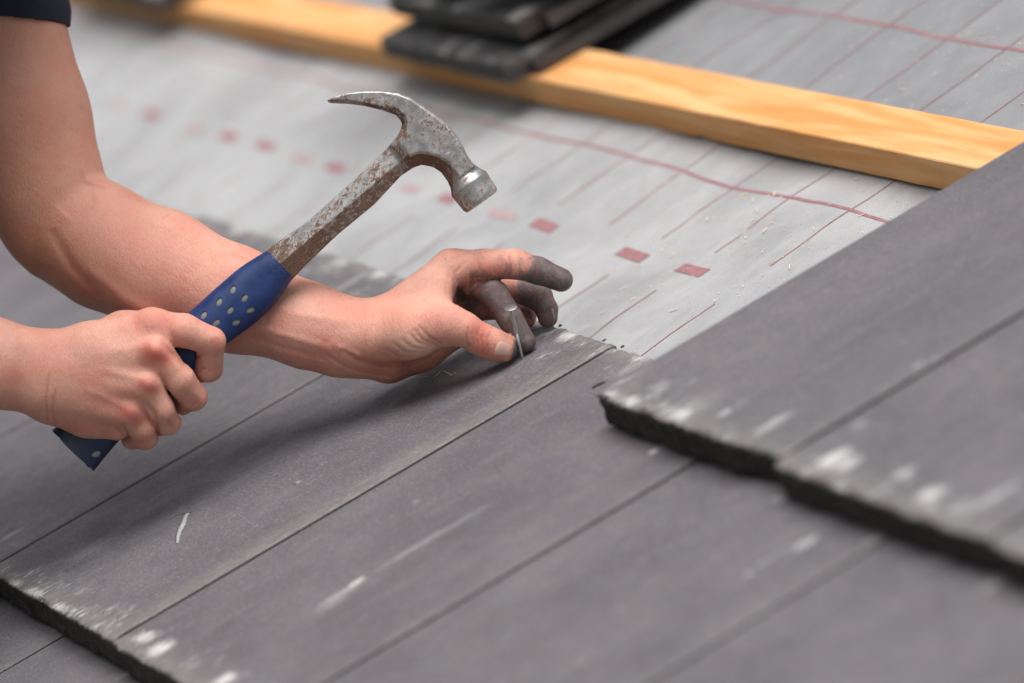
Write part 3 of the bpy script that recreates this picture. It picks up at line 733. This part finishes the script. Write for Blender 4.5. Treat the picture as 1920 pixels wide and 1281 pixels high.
def nail_patch(B, x, y, d, ang, wl, ww, tilt=(0, 0), mat=M_NAIL, prims=None):
    """finger nail: patch centred at pixel x,y ; ang = direction of the finger in the picture, projected on the skin"""
    if prims is not None: B0 = B; B = Body(); B.limbs = [(prims, 3.0, 1.0)]
    for d in np.arange(-40, 80, .25):             # first skin met along the sight line
        if B.eval(Pc(x, y, d)[None])[0] < 0: break
    c0 = Pc(x, y, d); t = np.array([math.cos(ang), math.sin(ang), tilt[0]]); t /= np.linalg.norm(t)
    s = np.array([-math.sin(ang), math.cos(ang), tilt[1]]); s /= np.linalg.norm(s); n = np.cross(t, s); n /= np.linalg.norm(n)
    if n[2] > 0: n = -n
    V = []; nr, na = 9, 28
    pts = [(0.0, 0.0, 0.0)]
    for i in range(1, nr + 1):
        r = i / nr
        for j in range(na):
            a = 2 * math.pi * j / na; ca, sa = math.cos(a), math.sin(a)
            q = 1 / (abs(ca) ** 2.8 + abs(sa) ** 2.8) ** (1 / 2.8)
            pts.append((r * q * ca, r * q * sa, r))
    P = np.array([c0 + t * a * wl / 2 + s * b * ww / 2 + n * .5 for a, b, r in pts]); rr = np.array([p[2] for p in pts]); aa = np.array([p[0] for p in pts])
    e = 1e-1
    for _ in range(10):
        gr = np.stack([B.eval(P + np.eye(3)[k] * e) - B.eval(P - np.eye(3)[k] * e) for k in range(3)], 1); gr /= np.linalg.norm(gr, axis=1)[:, None] + 1e-9
        P -= gr * (B.eval(P) * .9)[:, None]
    off = .55 * (1 - rr ** 5) - .12 + .35 * np.clip(aa, 0, 1) * (rr > .8)
    P += gr * off[:, None]
    F = [(0, 1 + j, 1 + (j + 1) % na) for j in range(na)]
    for i in range(nr - 1):
        for j in range(na):
            a = 1 + i * na + j; b = 1 + i * na + (j + 1) % na; F.append((a, a + na, b + na, b))
    return mesh_obj('fingernail', from_cam(P), F, mat, person)
nail_patch(LA, 944, 657, -12, .28, 12.6, 13.2, prims=LA.limbs[0][0])
nail_patch(LA, 1039, 589, 25, 1.35, 8.5, 7.0, tilt=(0, .9), mat=M_NAILD, prims=LA.limbs[3][0])
nail_patch(LA, 999, 592, 46, 1.3, 7, 5, tilt=(0, .9), mat=M_NAILD, prims=LA.limbs[4][0])

# forearm hair
def arm_hair():
    rnd = random.Random(5); V = []; F = []
    pts = [(230, 352), (330, 402), (430, 455), (520, 505), (600, 540), (680, 566)]
    PP = []
    for _ in range(700):
        k = rnd.random() * (len(pts) - 1); i = int(k); f_ = k - i
        x = pts[i][0] * (1 - f_) + pts[i + 1][0] * f_; y = pts[i][1] * (1 - f_) + pts[i + 1][1] * f_ + abs(rnd.gauss(0, 26)) + 6
        q = Pc(x, y, rnd.uniform(-10, 60)); q[2] = rnd.choice([20, 60]); PP.append(q)
    PP = np.array(PP)
    def grad(P): return np.stack([LA.eval(P + np.eye(3)[q] * .2) - LA.eval(P - np.eye(3)[q] * .2) for q in range(3)], 1) / .4
    for _i in range(12): PP = PP - grad(PP) * LA.eval(PP)[:, None] * .8
    GG = grad(PP); GG /= np.linalg.norm(GG, axis=1)[:, None]
    for P, g_ in zip(PP, GG):
        dr = g_ * .6 + np.array([.75, .0, 0]) + np.array([rnd.gauss(0, .25) for _ in range(3)]); dr /= np.linalg.norm(dr); L = rnd.uniform(2.5, 6.0)
        sd = np.cross(dr, g_); sd /= np.linalg.norm(sd) + 1e-9; w_ = .05
        b = len(V); m1 = P + dr * L * .5 + g_ * .2; e1 = P + dr * L + np.array([.6, .4, 0])
        for q, ww in ((P, w_), (m1, w_ * .8), (e1, w_ * .3)):
            V += [q - sd * ww, q + sd * ww, q + g_ * ww * 1.2]
        for s_ in (0, 3): F += [(b + s_, b + s_ + 1, b + s_ + 4, b + s_ + 3), (b + s_ + 1, b + s_ + 2, b + s_ + 5, b + s_ + 4), (b + s_ + 2, b + s_, b + s_ + 3, b + s_ + 5)]
    o = mesh_obj('arm_hair', from_cam(np.array(V)), F, M_ARMHAIR, person); o['kind'] = 'stuff'
M_ARMHAIR = simple('fair_hair', (0.75, 0.50, 0.30), 0.6)
arm_hair()

# clothes and the rest of the figure (outside the photograph)
def cloth_fn(B, amp, sc):
    def f_(P, k):
        d = B.eval(P, k)
        return d - amp * (np.sin(P[:, 1] * sc + P[:, 0] * sc * .7) + .6 * np.sin(P[:, 2] * sc * 1.7 + P[:, 1] * sc * .9 + 1)) * .5
    return f_
SL = Body(); SL.core = chain([(-75, -330, 118, 160), (-25, -15, 108, 148), (-12, 43, 106, 146)])
lo_, hi_ = Pc(-420, -620, 0) - [0, 0, 30], Pc(300, 52, 0) + [0, 0, 220]
cdir = np.array([-.068, .99, -.02]); cdir /= np.linalg.norm(cdir)
wv0 = np.array([.05, 1.0, .12]); 
def sleeve_fn(P, k):
    d = SL.eval(P, k); ht = (P - Pc(118, 47, 100)) @ cdir
    d = d - .7 * np.sin(P[:, 0] * .11 + P[:, 1] * .03 + P[:, 2] * .06) - .9 * np.exp(-((ht + 12) / 7.0) ** 2)
    x, y = px_of(P)
    d = d + .8 * np.exp(-((ht + 22.0) / 1.3) ** 2)
    sh = np.maximum(d, ht)                          # cut at the hem
    return np.maximum(sh, -(d + 2.2) * 1.0)
VS, FS = sdf_mesh(lambda P, k: sleeve_fn(P, None), [SL.core[0], SL.core[1]], lo_, hi_, 1.2)
shirt_parts = [(VS, FS)]
TB = Body(); TB.kc = 45
sh_l, sh_r = (-80, -330, 120), (-330, -180, -210)
TB.core += chain([(*sh_l, 160), (*sh_r, 160)]) + chain([(-205, -255, -50, 260), (-560, 20, -40, 300), (-900, 330, -30, 300), (-1120, 560, -20, 320)]) + chain([(-150, -330, -40, 150), (-90, -400, -40, 120)])
TB.core += chain([(-330, -180, -210, 160), (-430, 120, -165, 145)])
VT, FT = sdf_mesh(cloth_fn(TB, 6, .05), TB.prims(), Pc(-1500, -640, 0) - [0, 0, 340], Pc(150, 900, 0) + [0, 0, 340], 7.0, clip=lambda P: ~((px_of(P)[0] > -170) & (px_of(P)[1] > -250)))
shirt_parts.append((VT, FT))
Vx = np.vstack([a for a, _ in shirt_parts]); Fx = np.vstack([shirt_parts[0][1], shirt_parts[1][1] + len(VS)])
shirt = mesh_obj('shirt', from_cam(Vx), Fx, M_NAVY, person)
HB = Body(); HB.kc = 40
hc = (30, -600, -40)
HB.core += chain([(-90, -400, -40, 120), (-20, -500, -40, 125)]) + chain([(-20, -680, -40, 215), (70, -560, -40, 175), (110, -500, -40, 120)]) + [Cone(Pc(150, -590, -40), Pc(190, -560, -40), 10, 9)]
HB.core += [Cone(Pc(10, -610, -118), Pc(5, -590, -118), 12, 8), Cone(Pc(10, -610, 38), Pc(5, -590, 38), 12, 8)]
VH, FH = sdf_mesh(lambda P, k: HB.eval(P, k), HB.prims(), Pc(-340, -1000, 0) - [0, 0, 200], Pc(420, -220, 0) + [0, 0, 160], 4.0)
mesh_obj('head', from_cam(VH), FH, M_SKIN, person)
HH = Body(); HH.core = chain([(-40, -720, -40, 225), (-90, -620, -40, 200)]); HH.kc = 20
VH, FH = sdf_mesh(cloth_fn(HH, 2, .2), HH.prims(), Pc(-400, -1100, 0) - [0, 0, 200], Pc(300, -300, 0) + [0, 0, 160], 5.0)
mesh_obj('hair', from_cam(VH), FH, M_HAIR, person)
for dz in (-95, 65):                                # kneeling legs
    kn = cam_of(on_roof(-640 + dz * 3.0, 1190) + np.array([0, 0, 65]))[0]; an = cam_of(on_roof(-1500 + dz * 3.0, 1640) + np.array([0, 0, 55]))[0]
    hp = Pc(-1120, 560, dz)
    LB = Body(); LB.kc = 30; LB.core = [Cone(hp, kn, 92, 66), Cone(kn, an, 64, 45), Cone(an, an + (an - kn) / np.linalg.norm(an - kn) * 130 + np.array([0, 6, 0]), 42, 34)]
    lo_ = np.min([hp, kn, an, LB.core[2].b], 0) - 110; hi_ = np.max([hp, kn, an, LB.core[2].b], 0) + 110
    V_, F_ = sdf_mesh(cloth_fn(LB, 5, .06), LB.prims(), lo_, hi_, 7.0)
    mesh_obj('trouser_leg', from_cam(V_), F_, M_JEANS, person)

# ------------------------------------------------------------------ the hammer
hammer = empty('claw_hammer', from_cam(Pc(300, 720, 0))[0])
tag(hammer, 'worn rusty steel claw hammer with blue rubber grip held in the fist', 'hammer')
TOP = [(497, 472), (516, 458), (578.6, 415), (660.5, 341), (711, 294), (739, 264), (747, 253), (752, 243), (754, 233), (750, 224), (741, 215), (716, 206), (684, 198.5), (652.7, 194), (621, 193), (612.6, 190)]
OUT = [(629.5, 182.7), (652.7, 176.3), (684, 173), (716, 173), (747.5, 176), (768.6, 183.7), (790, 197.4), (821, 219.6), (842, 237.5), (857, 256), (862, 262), (865, 270), (872, 289), (884.5, 307), (893, 314), (880, 330), (862, 352), (848, 356), (840, 340), (827.7, 323), (811, 313), (790, 309), (775, 314.4), (752, 329), (703, 382), (633, 440), (575, 495), (547, 525)]
PXM = 1 / 2.606
def to2(p): return np.array([(p[0] - 700) * PXM, (p[1] - 350) * PXM])
POLY = np.array([to2(p) for p in TOP + OUT])
LOWER = np.array([to2(p) for p in [(547, 535), (575, 495), (633, 440), (703, 382), (752, 329), (775, 314.4), (790, 309), (811, 313), (827.7, 323), (840, 340), (848, 356)]])
INNER = np.array([to2(p) for p in [(739, 264), (747, 253), (752, 243), (754, 233), (750, 224), (741, 215), (716, 206), (684, 198.5), (652.7, 194), (612, 192)]])
def seg_d(P, A, closed=False):
    best = np.full(len(P), 1e9); n = len(A)
    for i in range(n if closed else n - 1):
        a = A[i]; b = A[(i + 1) % n]; ab = b - a
        t = np.clip(((P - a) @ ab) / (ab @ ab), 0, 1); q = P - a - t[:, None] * ab
        best = np.minimum(best, np.sqrt((q * q).sum(1)))
    return best
def poly_sd(P, A):
    d = seg_d(P, A, True); ins = np.zeros(len(P), bool); n = len(A)
    for i in range(n):
        a = A[i]; b = A[(i + 1) % n]
        c1 = (a[1] > P[:, 1]) != (b[1] > P[:, 1])
        xs = (b[0] - a[0]) * (P[:, 1] - a[1]) / (b[1] - a[1] + 1e-12) + a[0]
        ins ^= c1 & (P[:, 0] < xs)
    return np.where(ins, -d, d)
RIDGE = (to2((524, 497)), to2((766, 291)))
def hammer_fn(P, k=None):                            # P: local mm (x right, y down, z away)
    p2 = P[:, :2]; z = np.abs(P[:, 2])
    d2 = poly_sd(p2, POLY)
    a, b = RIDGE; ab = (b - a) / np.linalg.norm(b - a); nn = np.array([-ab[1], ab[0]])
    s = (p2 - a) @ ab; q = (p2 - a) @ nn            # q>0 below the ridge
    Ls = np.linalg.norm(b - a)
    wid = np.where(s < 20, 9.0 - s * .06, 7.8)
    # shaft: two facets meeting on a ridge
    Tsh = np.where(q < 0, wid - .20 * (-q), np.maximum(wid - .36 * q, 4.2))
    # head cheeks with a deep bevel towards the underside
    dl = seg_d(p2, LOWER); di = seg_d(p2, INNER)
    Th = np.minimum(13.0, 4.5 + .95 * dl)
    Th = np.minimum(Th, 7.5 + 1.3 * di)
    blend = np.clip((s - (Ls - 9)) / 11.0, 0, 1); blend = blend * blend * (3 - 2 * blend)
    T = Tsh * (1 - blend) + Th * blend
    bev = np.maximum(-d2, 0)
    T = np.minimum(T, T * .72 + 2.2 * bev + .8)
    cw_ = np.clip((to2((770, 0))[0] - p2[:, 0]) / 22.0, 0, 1) * np.clip((to2((0, 232))[1] - p2[:, 1]) / 4.0, 0, 1)
    T = T * (1 - cw_) + cw_ * np.minimum(12.5, 9.5 + 1.2 * np.maximum(bev - .2, 0) + .8 * di)
    # neck and striking face, turned about their own axis
    nk = np.array([to2((850, 304)), to2((898, 371))]); na = (nk[1] - nk[0]) / np.linalg.norm(nk[1] - nk[0])
    t = (p2 - nk[0]) @ na; r2 = (p2 - nk[0]) @ np.array([-na[1], na[0]]); rr = np.sqrt(r2 ** 2 + P[:, 2] ** 2)
    body_ = np.maximum(d2, z - T)
    body_ = np.maximum(body_, t - 12)
    L1 = 35.5
    prof = np.interp(t, [-6, 2, 9, 14, 18.5, 19.6, 33.2, L1, L1 + 2], [12.5, 10.8, 10.9, 12.6, 14.9, 15.3, 14.6, 13.0, 8.0])
    face = np.maximum(np.maximum((rr - prof) * .85, t - L1), -6 - t)
    # claw slot
    cl = np.array([to2((612, 189)), to2((700, 190))]); 
    sx = p2[:, 0] - cl[0][0]
    slot = z - np.clip(4.0 - sx * .085, -5, 5)
    body_ = np.where((sx < 52) & (p2[:, 1] < to2((0, 212))[1]), np.maximum(body_, -slot), body_)
    return smin(body_, face, 1.6)
lo_ = np.array([to2((490, 160))[0], to2((490, 160))[1], -20]); hi_ = np.array([to2((960, 160))[0], to2((490, 540))[1], 20])
VHm, FHm = sdf_mesh(lambda P, k: hammer_fn(P), [], lo_, hi_, .62, lip=3.0)
def ham_cam(V):                                      # local mm -> camera mm in the focus plane
    c = Pc(700, 350, -2); return V + c
def split(V, F, mask_v):
    keepf = mask_v[F].all(1)
    out = []
    for kf in (keepf, ~keepf):
        f_ = F[kf]; u_, inv = np.unique(f_, return_inverse=True); out.append((V[u_], inv.reshape(f_.shape), u_))
    return out
a_, b_ = RIDGE; ab_ = (b_ - a_) / np.linalg.norm(b_ - a_)
sV = (VHm[:, :2] - a_) @ ab_
rust = np.clip(.42 + .25 * ((VHm[:, :2] - a_) @ np.array([-ab_[1], ab_[0]]) > 0) * (sV < np.linalg.norm(b_ - a_) + 2) + .28 * np.exp(-(sV / 22) ** 2), 0, 1)
dl_ = seg_d(VHm[:, :2], LOWER); rust = np.where(sV > np.linalg.norm(b_ - a_), .34 + .45 * (dl_ < 7.5) * (VHm[:, 0] < to2((850, 0))[0]) + .25 * np.exp(-(seg_d(VHm[:, :2], INNER) / 5) ** 2), rust)
rust = np.where((VHm[:, 0] > to2((862, 0))[0]) & (VHm[:, 1] > to2((0, 318))[1]), .28, rust)
(mh, ms) = split(VHm, FHm, sV > np.linalg.norm(b_ - a_) - 6)
for nm, (v_, f_, u_) in (('head', mh), ('shaft', ms)):
    o = mesh_obj(nm, from_cam(ham_cam(v_)), f_, M_STEEL, hammer)
    at = o.data.attributes.new('rustiness', 'FLOAT', 'POINT'); at.data.foreach_set('value', rust[u_].astype(np.float32))
# grip: loft between its two edges
GT = [(501, 469), (497, 472), (450, 502), (405, 540), (362, 579), (300, 634), (230, 694), (160, 752), (120, 787), (98, 806)]
GB = [(549, 521), (547, 525), (511, 575), (471, 612), (430, 642), (372, 690), (318, 742), (262, 790), (222, 828), (176, 883)]
def resamp(pl, ts):
    pl = np.array(pl, float); n = len(pl) - 1; out = []
    for t in ts:
        k = min(t * n, n - 1e-6); i = int(k); f_ = k - i; p0, p1, p2_, p3 = pl[max(i - 1, 0)], pl[i], pl[i + 1], pl[min(i + 2, n)]
        out.append(.5 * ((2 * p1) + (-p0 + p2_) * f_ + (2 * p0 - 5 * p1 + 4 * p2_ - p3) * f_ ** 2 + (-p0 + 3 * p1 - 3 * p2_ + p3) * f_ ** 3))
    return np.array(out)
NTs, NA = 150, 64
ts = np.linspace(0, 1, NTs); A = resamp(GT, ts); Bq = resamp(GB, ts)
V = []; dust = []; grime = []
ths = np.linspace(0, 2 * math.pi, NA, endpoint=False)
for i, t in enumerate(ts):
    mid = (A[i] + Bq[i]) / 2; hv = (A[i] - Bq[i]) / 2
    T = 12.0 + 2.5 * (t > .2) * math.sin(min(1, (t - .2) / .5) * math.pi) + 2.5 * max(0, t - .85) / .15
    sc = 1.0
    if i == 0: sc = .93
    for th in ths:
        cx, sx = math.cos(th), math.sin(th); e = 2 / 2.35
        X = math.copysign(abs(cx) ** e, cx); Y = math.copysign(abs(sx) ** e, sx)
        rag = 0
        if t > .97: rag = 2.2 * noise.noise(Vector((X * 6, Y * 6, 3.3)))
        p = mid + hv * X * sc
        q = Pc(p[0], p[1], -2); q[2] = -2 - T * Y * sc
        ax_ = np.array([-.736, .677]); q[0] += ax_[0] * rag * .4; q[1] += ax_[1] * rag * .4
        V.append(q); dust.append(math.exp(-(t / .10) ** 2)); grime.append(max(0, min(1, (t - .72) / .15)))
idx = np.arange(NTs * NA).reshape(NTs, NA); F = []
for i in range(NTs - 1):
    for j in range(NA): F.append((int(idx[i, j]), int(idx[i + 1, j]), int(idx[i + 1, (j + 1) % NA]), int(idx[i, (j + 1) % NA])))
F.append([int(k) for k in idx[0]]); F.append([int(k) for k in idx[-1][::-1]])
grip = mesh_obj('grip', from_cam(np.array(V)), F, M_GRIP, hammer); grip.data.set_sharp_from_angle(angle=math.radians(55))
for nm, a in (('dust', dust), ('grime', grime)):
    at = grip.data.attributes.new(nm, 'FLOAT', 'POINT'); at.data.foreach_set('value', np.array(a, np.float32))
def grip_z(x, y):                                    # depth of the grip surface at a pixel
    best = None
    q = np.array([x, y], float)
    mids = (A + Bq) / 2; i = int(np.argmin(np.abs(((q - mids) * (np.array([.736, -.677]))).sum(1)))); t = ts[i]
    hv = (A[i] - Bq[i]) / 2; X = np.clip(((q - mids[i]) @ hv) / (hv @ hv), -.98, .98)
    T = 12.0 + 2.5 * (t > .2) * math.sin(min(1, (t - .2) / .5) * math.pi) + 2.5 * max(0, t - .85) / .15
    return -2 - T * (1 - abs(X) ** 2.35) ** (1 / 2.35)
DOTS = [(437, 543, 1.2), (459, 559, .95), (411, 566, 1.15), (432, 582, .9), (470, 582, .35), (382, 591, 1.05), (406, 605, .75), (443, 605, .35), (180, 852, .35)]
n = 24
def oval(x, y, a, rx, ry, dz, top=None):
    out = []
    for j in range(n):
        th = 2 * math.pi * j / n; dx, dy = rx * math.cos(th), ry * math.sin(th)
        X = x + dx * math.cos(a) + dy * math.sin(a); Y = y - dx * math.sin(a) + dy * math.cos(a)
        out.append(Pc(X, Y, (grip_z(X, Y) if top is None else top) + dz))
    return out
V = []; F = []
for (x, y, a) in DOTS:                               # oval holes moulded through the blue sleeve
    k = len(V); z0 = grip_z(x, y); V += oval(x, y, a, 8.6, 5.4, 0, z0 - 6) + oval(x, y, a, 8.6, 5.4, .95)
    F += [[k + j for j in range(n)], [k + 2 * n - 1 - j for j in range(n)]] + [[k + j, k + n + j, k + n + (j + 1) % n, k + (j + 1) % n] for j in range(n)]
cut = mesh_obj('hole_cutter', from_cam(np.array(V)), F, M_GRIP, smooth=False)
for o_ in (grip, cut):
    bm = bmesh.new(); bm.from_mesh(o_.data); bmesh.ops.recalc_face_normals(bm, faces=bm.faces); bm.to_mesh(o_.data); bm.free()
bpy.context.view_layer.update()
md = grip.modifiers.new('holes', 'BOOLEAN'); md.operation = 'DIFFERENCE'; md.solver = 'EXACT'; md.object = cut
dg = bpy.context.evaluated_depsgraph_get(); nm_ = bpy.data.meshes.new_from_object(grip.evaluated_get(dg)); print('grip verts', len(grip.data.vertices), len(nm_.vertices), [a_.name for a_ in nm_.attributes])
grip.modifiers.clear()
if len(nm_.vertices) > 5000: grip.data = nm_; grip.data.set_sharp_from_angle(angle=math.radians(40))
bpy.data.objects.remove(cut)
for (x, y, a) in DOTS:
    V = [Pc(x, y, grip_z(x, y) + .62)] + oval(x, y, a, 7.0, 4.0, .74) + oval(x, y, a, 8.5, 5.3, .93)
    F = [(0, 1 + (j + 1) % n, 1 + j) for j in range(n)] + [(1 + j, 1 + (j + 1) % n, 1 + n + (j + 1) % n, 1 + n + j) for j in range(n)]
    mesh_obj('grip_inlay', from_cam(np.array(V)), F, M_GREYDOT, hammer)

# ------------------------------------------------------------------ nail
tip = cam_of(on_roof(980, 674))[0]; headp = Pc(957.5, 578, -21)
nl = empty('nail', from_cam(tip)[0])
tag(nl, 'ring shank galvanised nail standing in the tile between thumb and finger', 'nail')
axn = (headp - tip); Ln = np.linalg.norm(axn); axn /= Ln
e1 = np.cross(axn, [0, 0, 1]); e1 /= np.linalg.norm(e1); e2 = np.cross(axn, e1)
def lathe(prof, n=20):
    V = []; F = []
    for (s, r) in prof:
        for j in range(n):
            a = 2 * math.pi * j / n; V.append(tip + axn * s + e1 * r * math.cos(a) + e2 * r * math.sin(a))
    for i in range(len(prof) - 1):
        for j in range(n): F.append((i * n + j, i * n + (j + 1) % n, (i + 1) * n + (j + 1) % n, (i + 1) * n + j))
    F.append(tuple(range(n))[::-1]); F.append(tuple((len(prof) - 1) * n + j for j in range(n)))
    return from_cam(np.array(V)), F
pr = [(-4, .3), (-1.5, .8), (0, 1.05), (Ln * .52, 1.1)]
s = Ln * .52
while s < Ln - 5: pr += [(s, 1.05), (s + .35, 1.5), (s + .8, 1.5), (s + 1.1, 1.05)]; s += 1.25
pr += [(Ln - 3.5, 1.15), (Ln - .8, 1.2)]
V, F = lathe(pr); mesh_obj('shank', V, F, M_ZINC, nl)
V, F = lathe([(Ln - 1.4, 1.3), (Ln - .5, 4.2), (Ln - .1, 4.75), (Ln + .35, 4.8), (Ln + .6, 4.3)], 28); o = mesh_obj('head', V, F, M_ZINC, nl); o.data.set_sharp_from_angle(angle=math.radians(40))

# ------------------------------------------------------------------ small litter
def chip(name, x, y, ln, wd, ht, ang, mat, label, cat, seed, w=0.0):
    rnd = random.Random(seed); T = on_roof(x, y, w); c_, s_ = math.cos(ang), math.sin(ang); V = []; n = 12
    for lvl, sc in ((0.0, 1.0), (ht * .6, .9), (ht, .5)):
        for j in range(n):
            a = 2 * math.pi * j / n; r = (.75 + .35 * noise.noise(Vector((math.cos(a) * 1.5, math.sin(a) * 1.5, seed)))) * sc
            lx, ly = ln / 2 * r * math.cos(a), wd / 2 * r * math.sin(a)
            V.append(T + np.array([lx * c_ - ly * s_, lx * s_ + ly * c_, lvl + .1]))
    F = [tuple(range(n))[::-1]] + [(l * n + j, l * n + (j + 1) % n, (l + 1) * n + (j + 1) % n, (l + 1) * n + j) for l in (0, 1) for j in range(n)] + [tuple(2 * n + j for j in range(n))]
    return tag(mesh_obj(name, np.array(V), F, mat, smooth=False), label, cat)
chip('tile_chip', 1124, 722, 3.0, 13, 1.4, -.35, M_CHIP, 'dark splinter of tile lying just beyond the broken corner of the upper course', 'tile chip', 3)
chip('tile_crumb', 1133, 639, 3.5, 5, .9, 0, M_CHIP, 'dark crumb on the head edge of the tile beside the joint', 'crumb', 4)
chip('tile_crumb', 1168, 651, 5, 3.4, 1.2, .6, M_CHIP, 'small dark crumb at the top end of the open joint', 'crumb', 6)
chip('tile_crumb', 1051, 612, 4, 4, 1.4, .6, M_CHIP, 'crumb on the tile head just below the ring finger', 'crumb', 8)
chip('tile_crumb', 984, 669, 3, 2, 1.4, .6, M_CHIP, 'tiny crumb of concrete chipped up at the foot of the nail', 'crumb', 9)
def fibre(name, pts, r, mat, label, w=0.0):
    P = [on_roof(x, y, w) + np.array([0, 0, h]) for x, y, h in pts]; P = np.array(P); out = []
    for t in np.linspace(0, 1, 40):
        q = resamp(P, [t])[0] + np.array([noise.noise(Vector((t * 30, 1, k))) * 1.2 for k in range(3)]) * [1, 1, .3]; out.append(q)
    V = []; F = []
    for i, q in enumerate(out):
        rr = r * (.35 + .65 * math.sin(math.pi * (i + .5) / 40)) * (0.7 + .5 * abs(noise.noise(Vector((i * .5, 2, 2)))))
        for j in range(5):
            a = 2 * math.pi * j / 5; V.append(q + np.array([rr * math.cos(a), rr * .7 * math.cos(a + .5), rr * math.sin(a) * .3]))
    for i in range(39):
        for j in range(5): F.append((i * 5 + j, i * 5 + (j + 1) % 5, (i + 1) * 5 + (j + 1) % 5, (i + 1) * 5 + j))
    return tag(mesh_obj(name, np.array(V), F, mat), label, 'wood fibre')
fibre('wood_fibre', [(795, 706, .8), (815, 712, 2), (832, 702, 3), (850, 706, 1), (858, 704, 3)], .55, M_SHAVE, 'pale curled wood fibre lying in the shadow under the left hand')
M_FLAKE = simple('white_flake', (0.42, 0.42, 0.43), 0.7)
fibre('bird_dropping', [(358, 962, .5), (350, 968, .8), (344, 985, .9), (336, 1002, .8), (333, 1020, .5)], 3.4, M_FLAKE, 'white smear shaped like a seven on the tile in front of the hammer')
bpy.data.objects['bird_dropping'].name = 'white_smear'
bpy.data.objects['white_smear']['category'] = 'smear'
fibre('white_smear', [(318, 972, .4), (330, 966, .6), (346, 964, .7), (366, 958, .5)], .8, M_FLAKE, 'thin white arc crossing the top of the seven shaped smear')['category'] = 'smear'

rnd = random.Random(11); V = []; F = []
def sliver(u, v, big):
    ang = rnd.uniform(0, math.pi); ln = rnd.uniform(1.5, 8) if big else rnd.uniform(.5, 1.6); wd = rnd.uniform(.3, .8) * (1.3 if big else 1); k = len(V); z = mem_w(u, v) + .9; lift = rnd.uniform(0, .6) if big else .1
    for sx, sy, h in ((-1, -1, 0), (1, -1, lift), (1, 1, lift), (-1, 1, 0), (-1, -1, .4), (1, -1, lift + .4), (1, 1, lift + .4), (-1, 1, .4)):
        a, b = sx * ln / 2, sy * wd / 2; V.append((u + a * math.cos(ang) - b * math.sin(ang), v + a * math.sin(ang) + b * math.cos(ang), z + h))
    for f_ in ((3, 2, 1, 0), (4, 5, 6, 7), (0, 1, 5, 4), (1, 2, 6, 5), (2, 3, 7, 6), (3, 0, 4, 7)): F.append(tuple(k + i for i in f_))
for _ in range(520):
    cu, cv = rnd.choice([(-200, 560, ), (-100, 620), (-350, 600), (100, 560), (-150, 800), (-300, 850)])
    u, v = rnd.gauss(cu, 150), rnd.gauss(cv, 55)
    if v > 445 and not (vb(u) - 2 < v < vb(u) + 56): sliver(u, v, rnd.random() < .16)
for _ in range(500): 
    u, v = rnd.uniform(-1600, 300), rnd.uniform(450, 1000)
    if not (vb(u) - 2 < v < vb(u) + 56): sliver(u, v, rnd.random() < .1)
sd = mesh_obj('sawdust', np.array(V), F, M_SHAVE, smooth=False); tag(sd, 'pale sawdust and splinters strewn over the grey membrane', 'sawdust', kind='stuff')
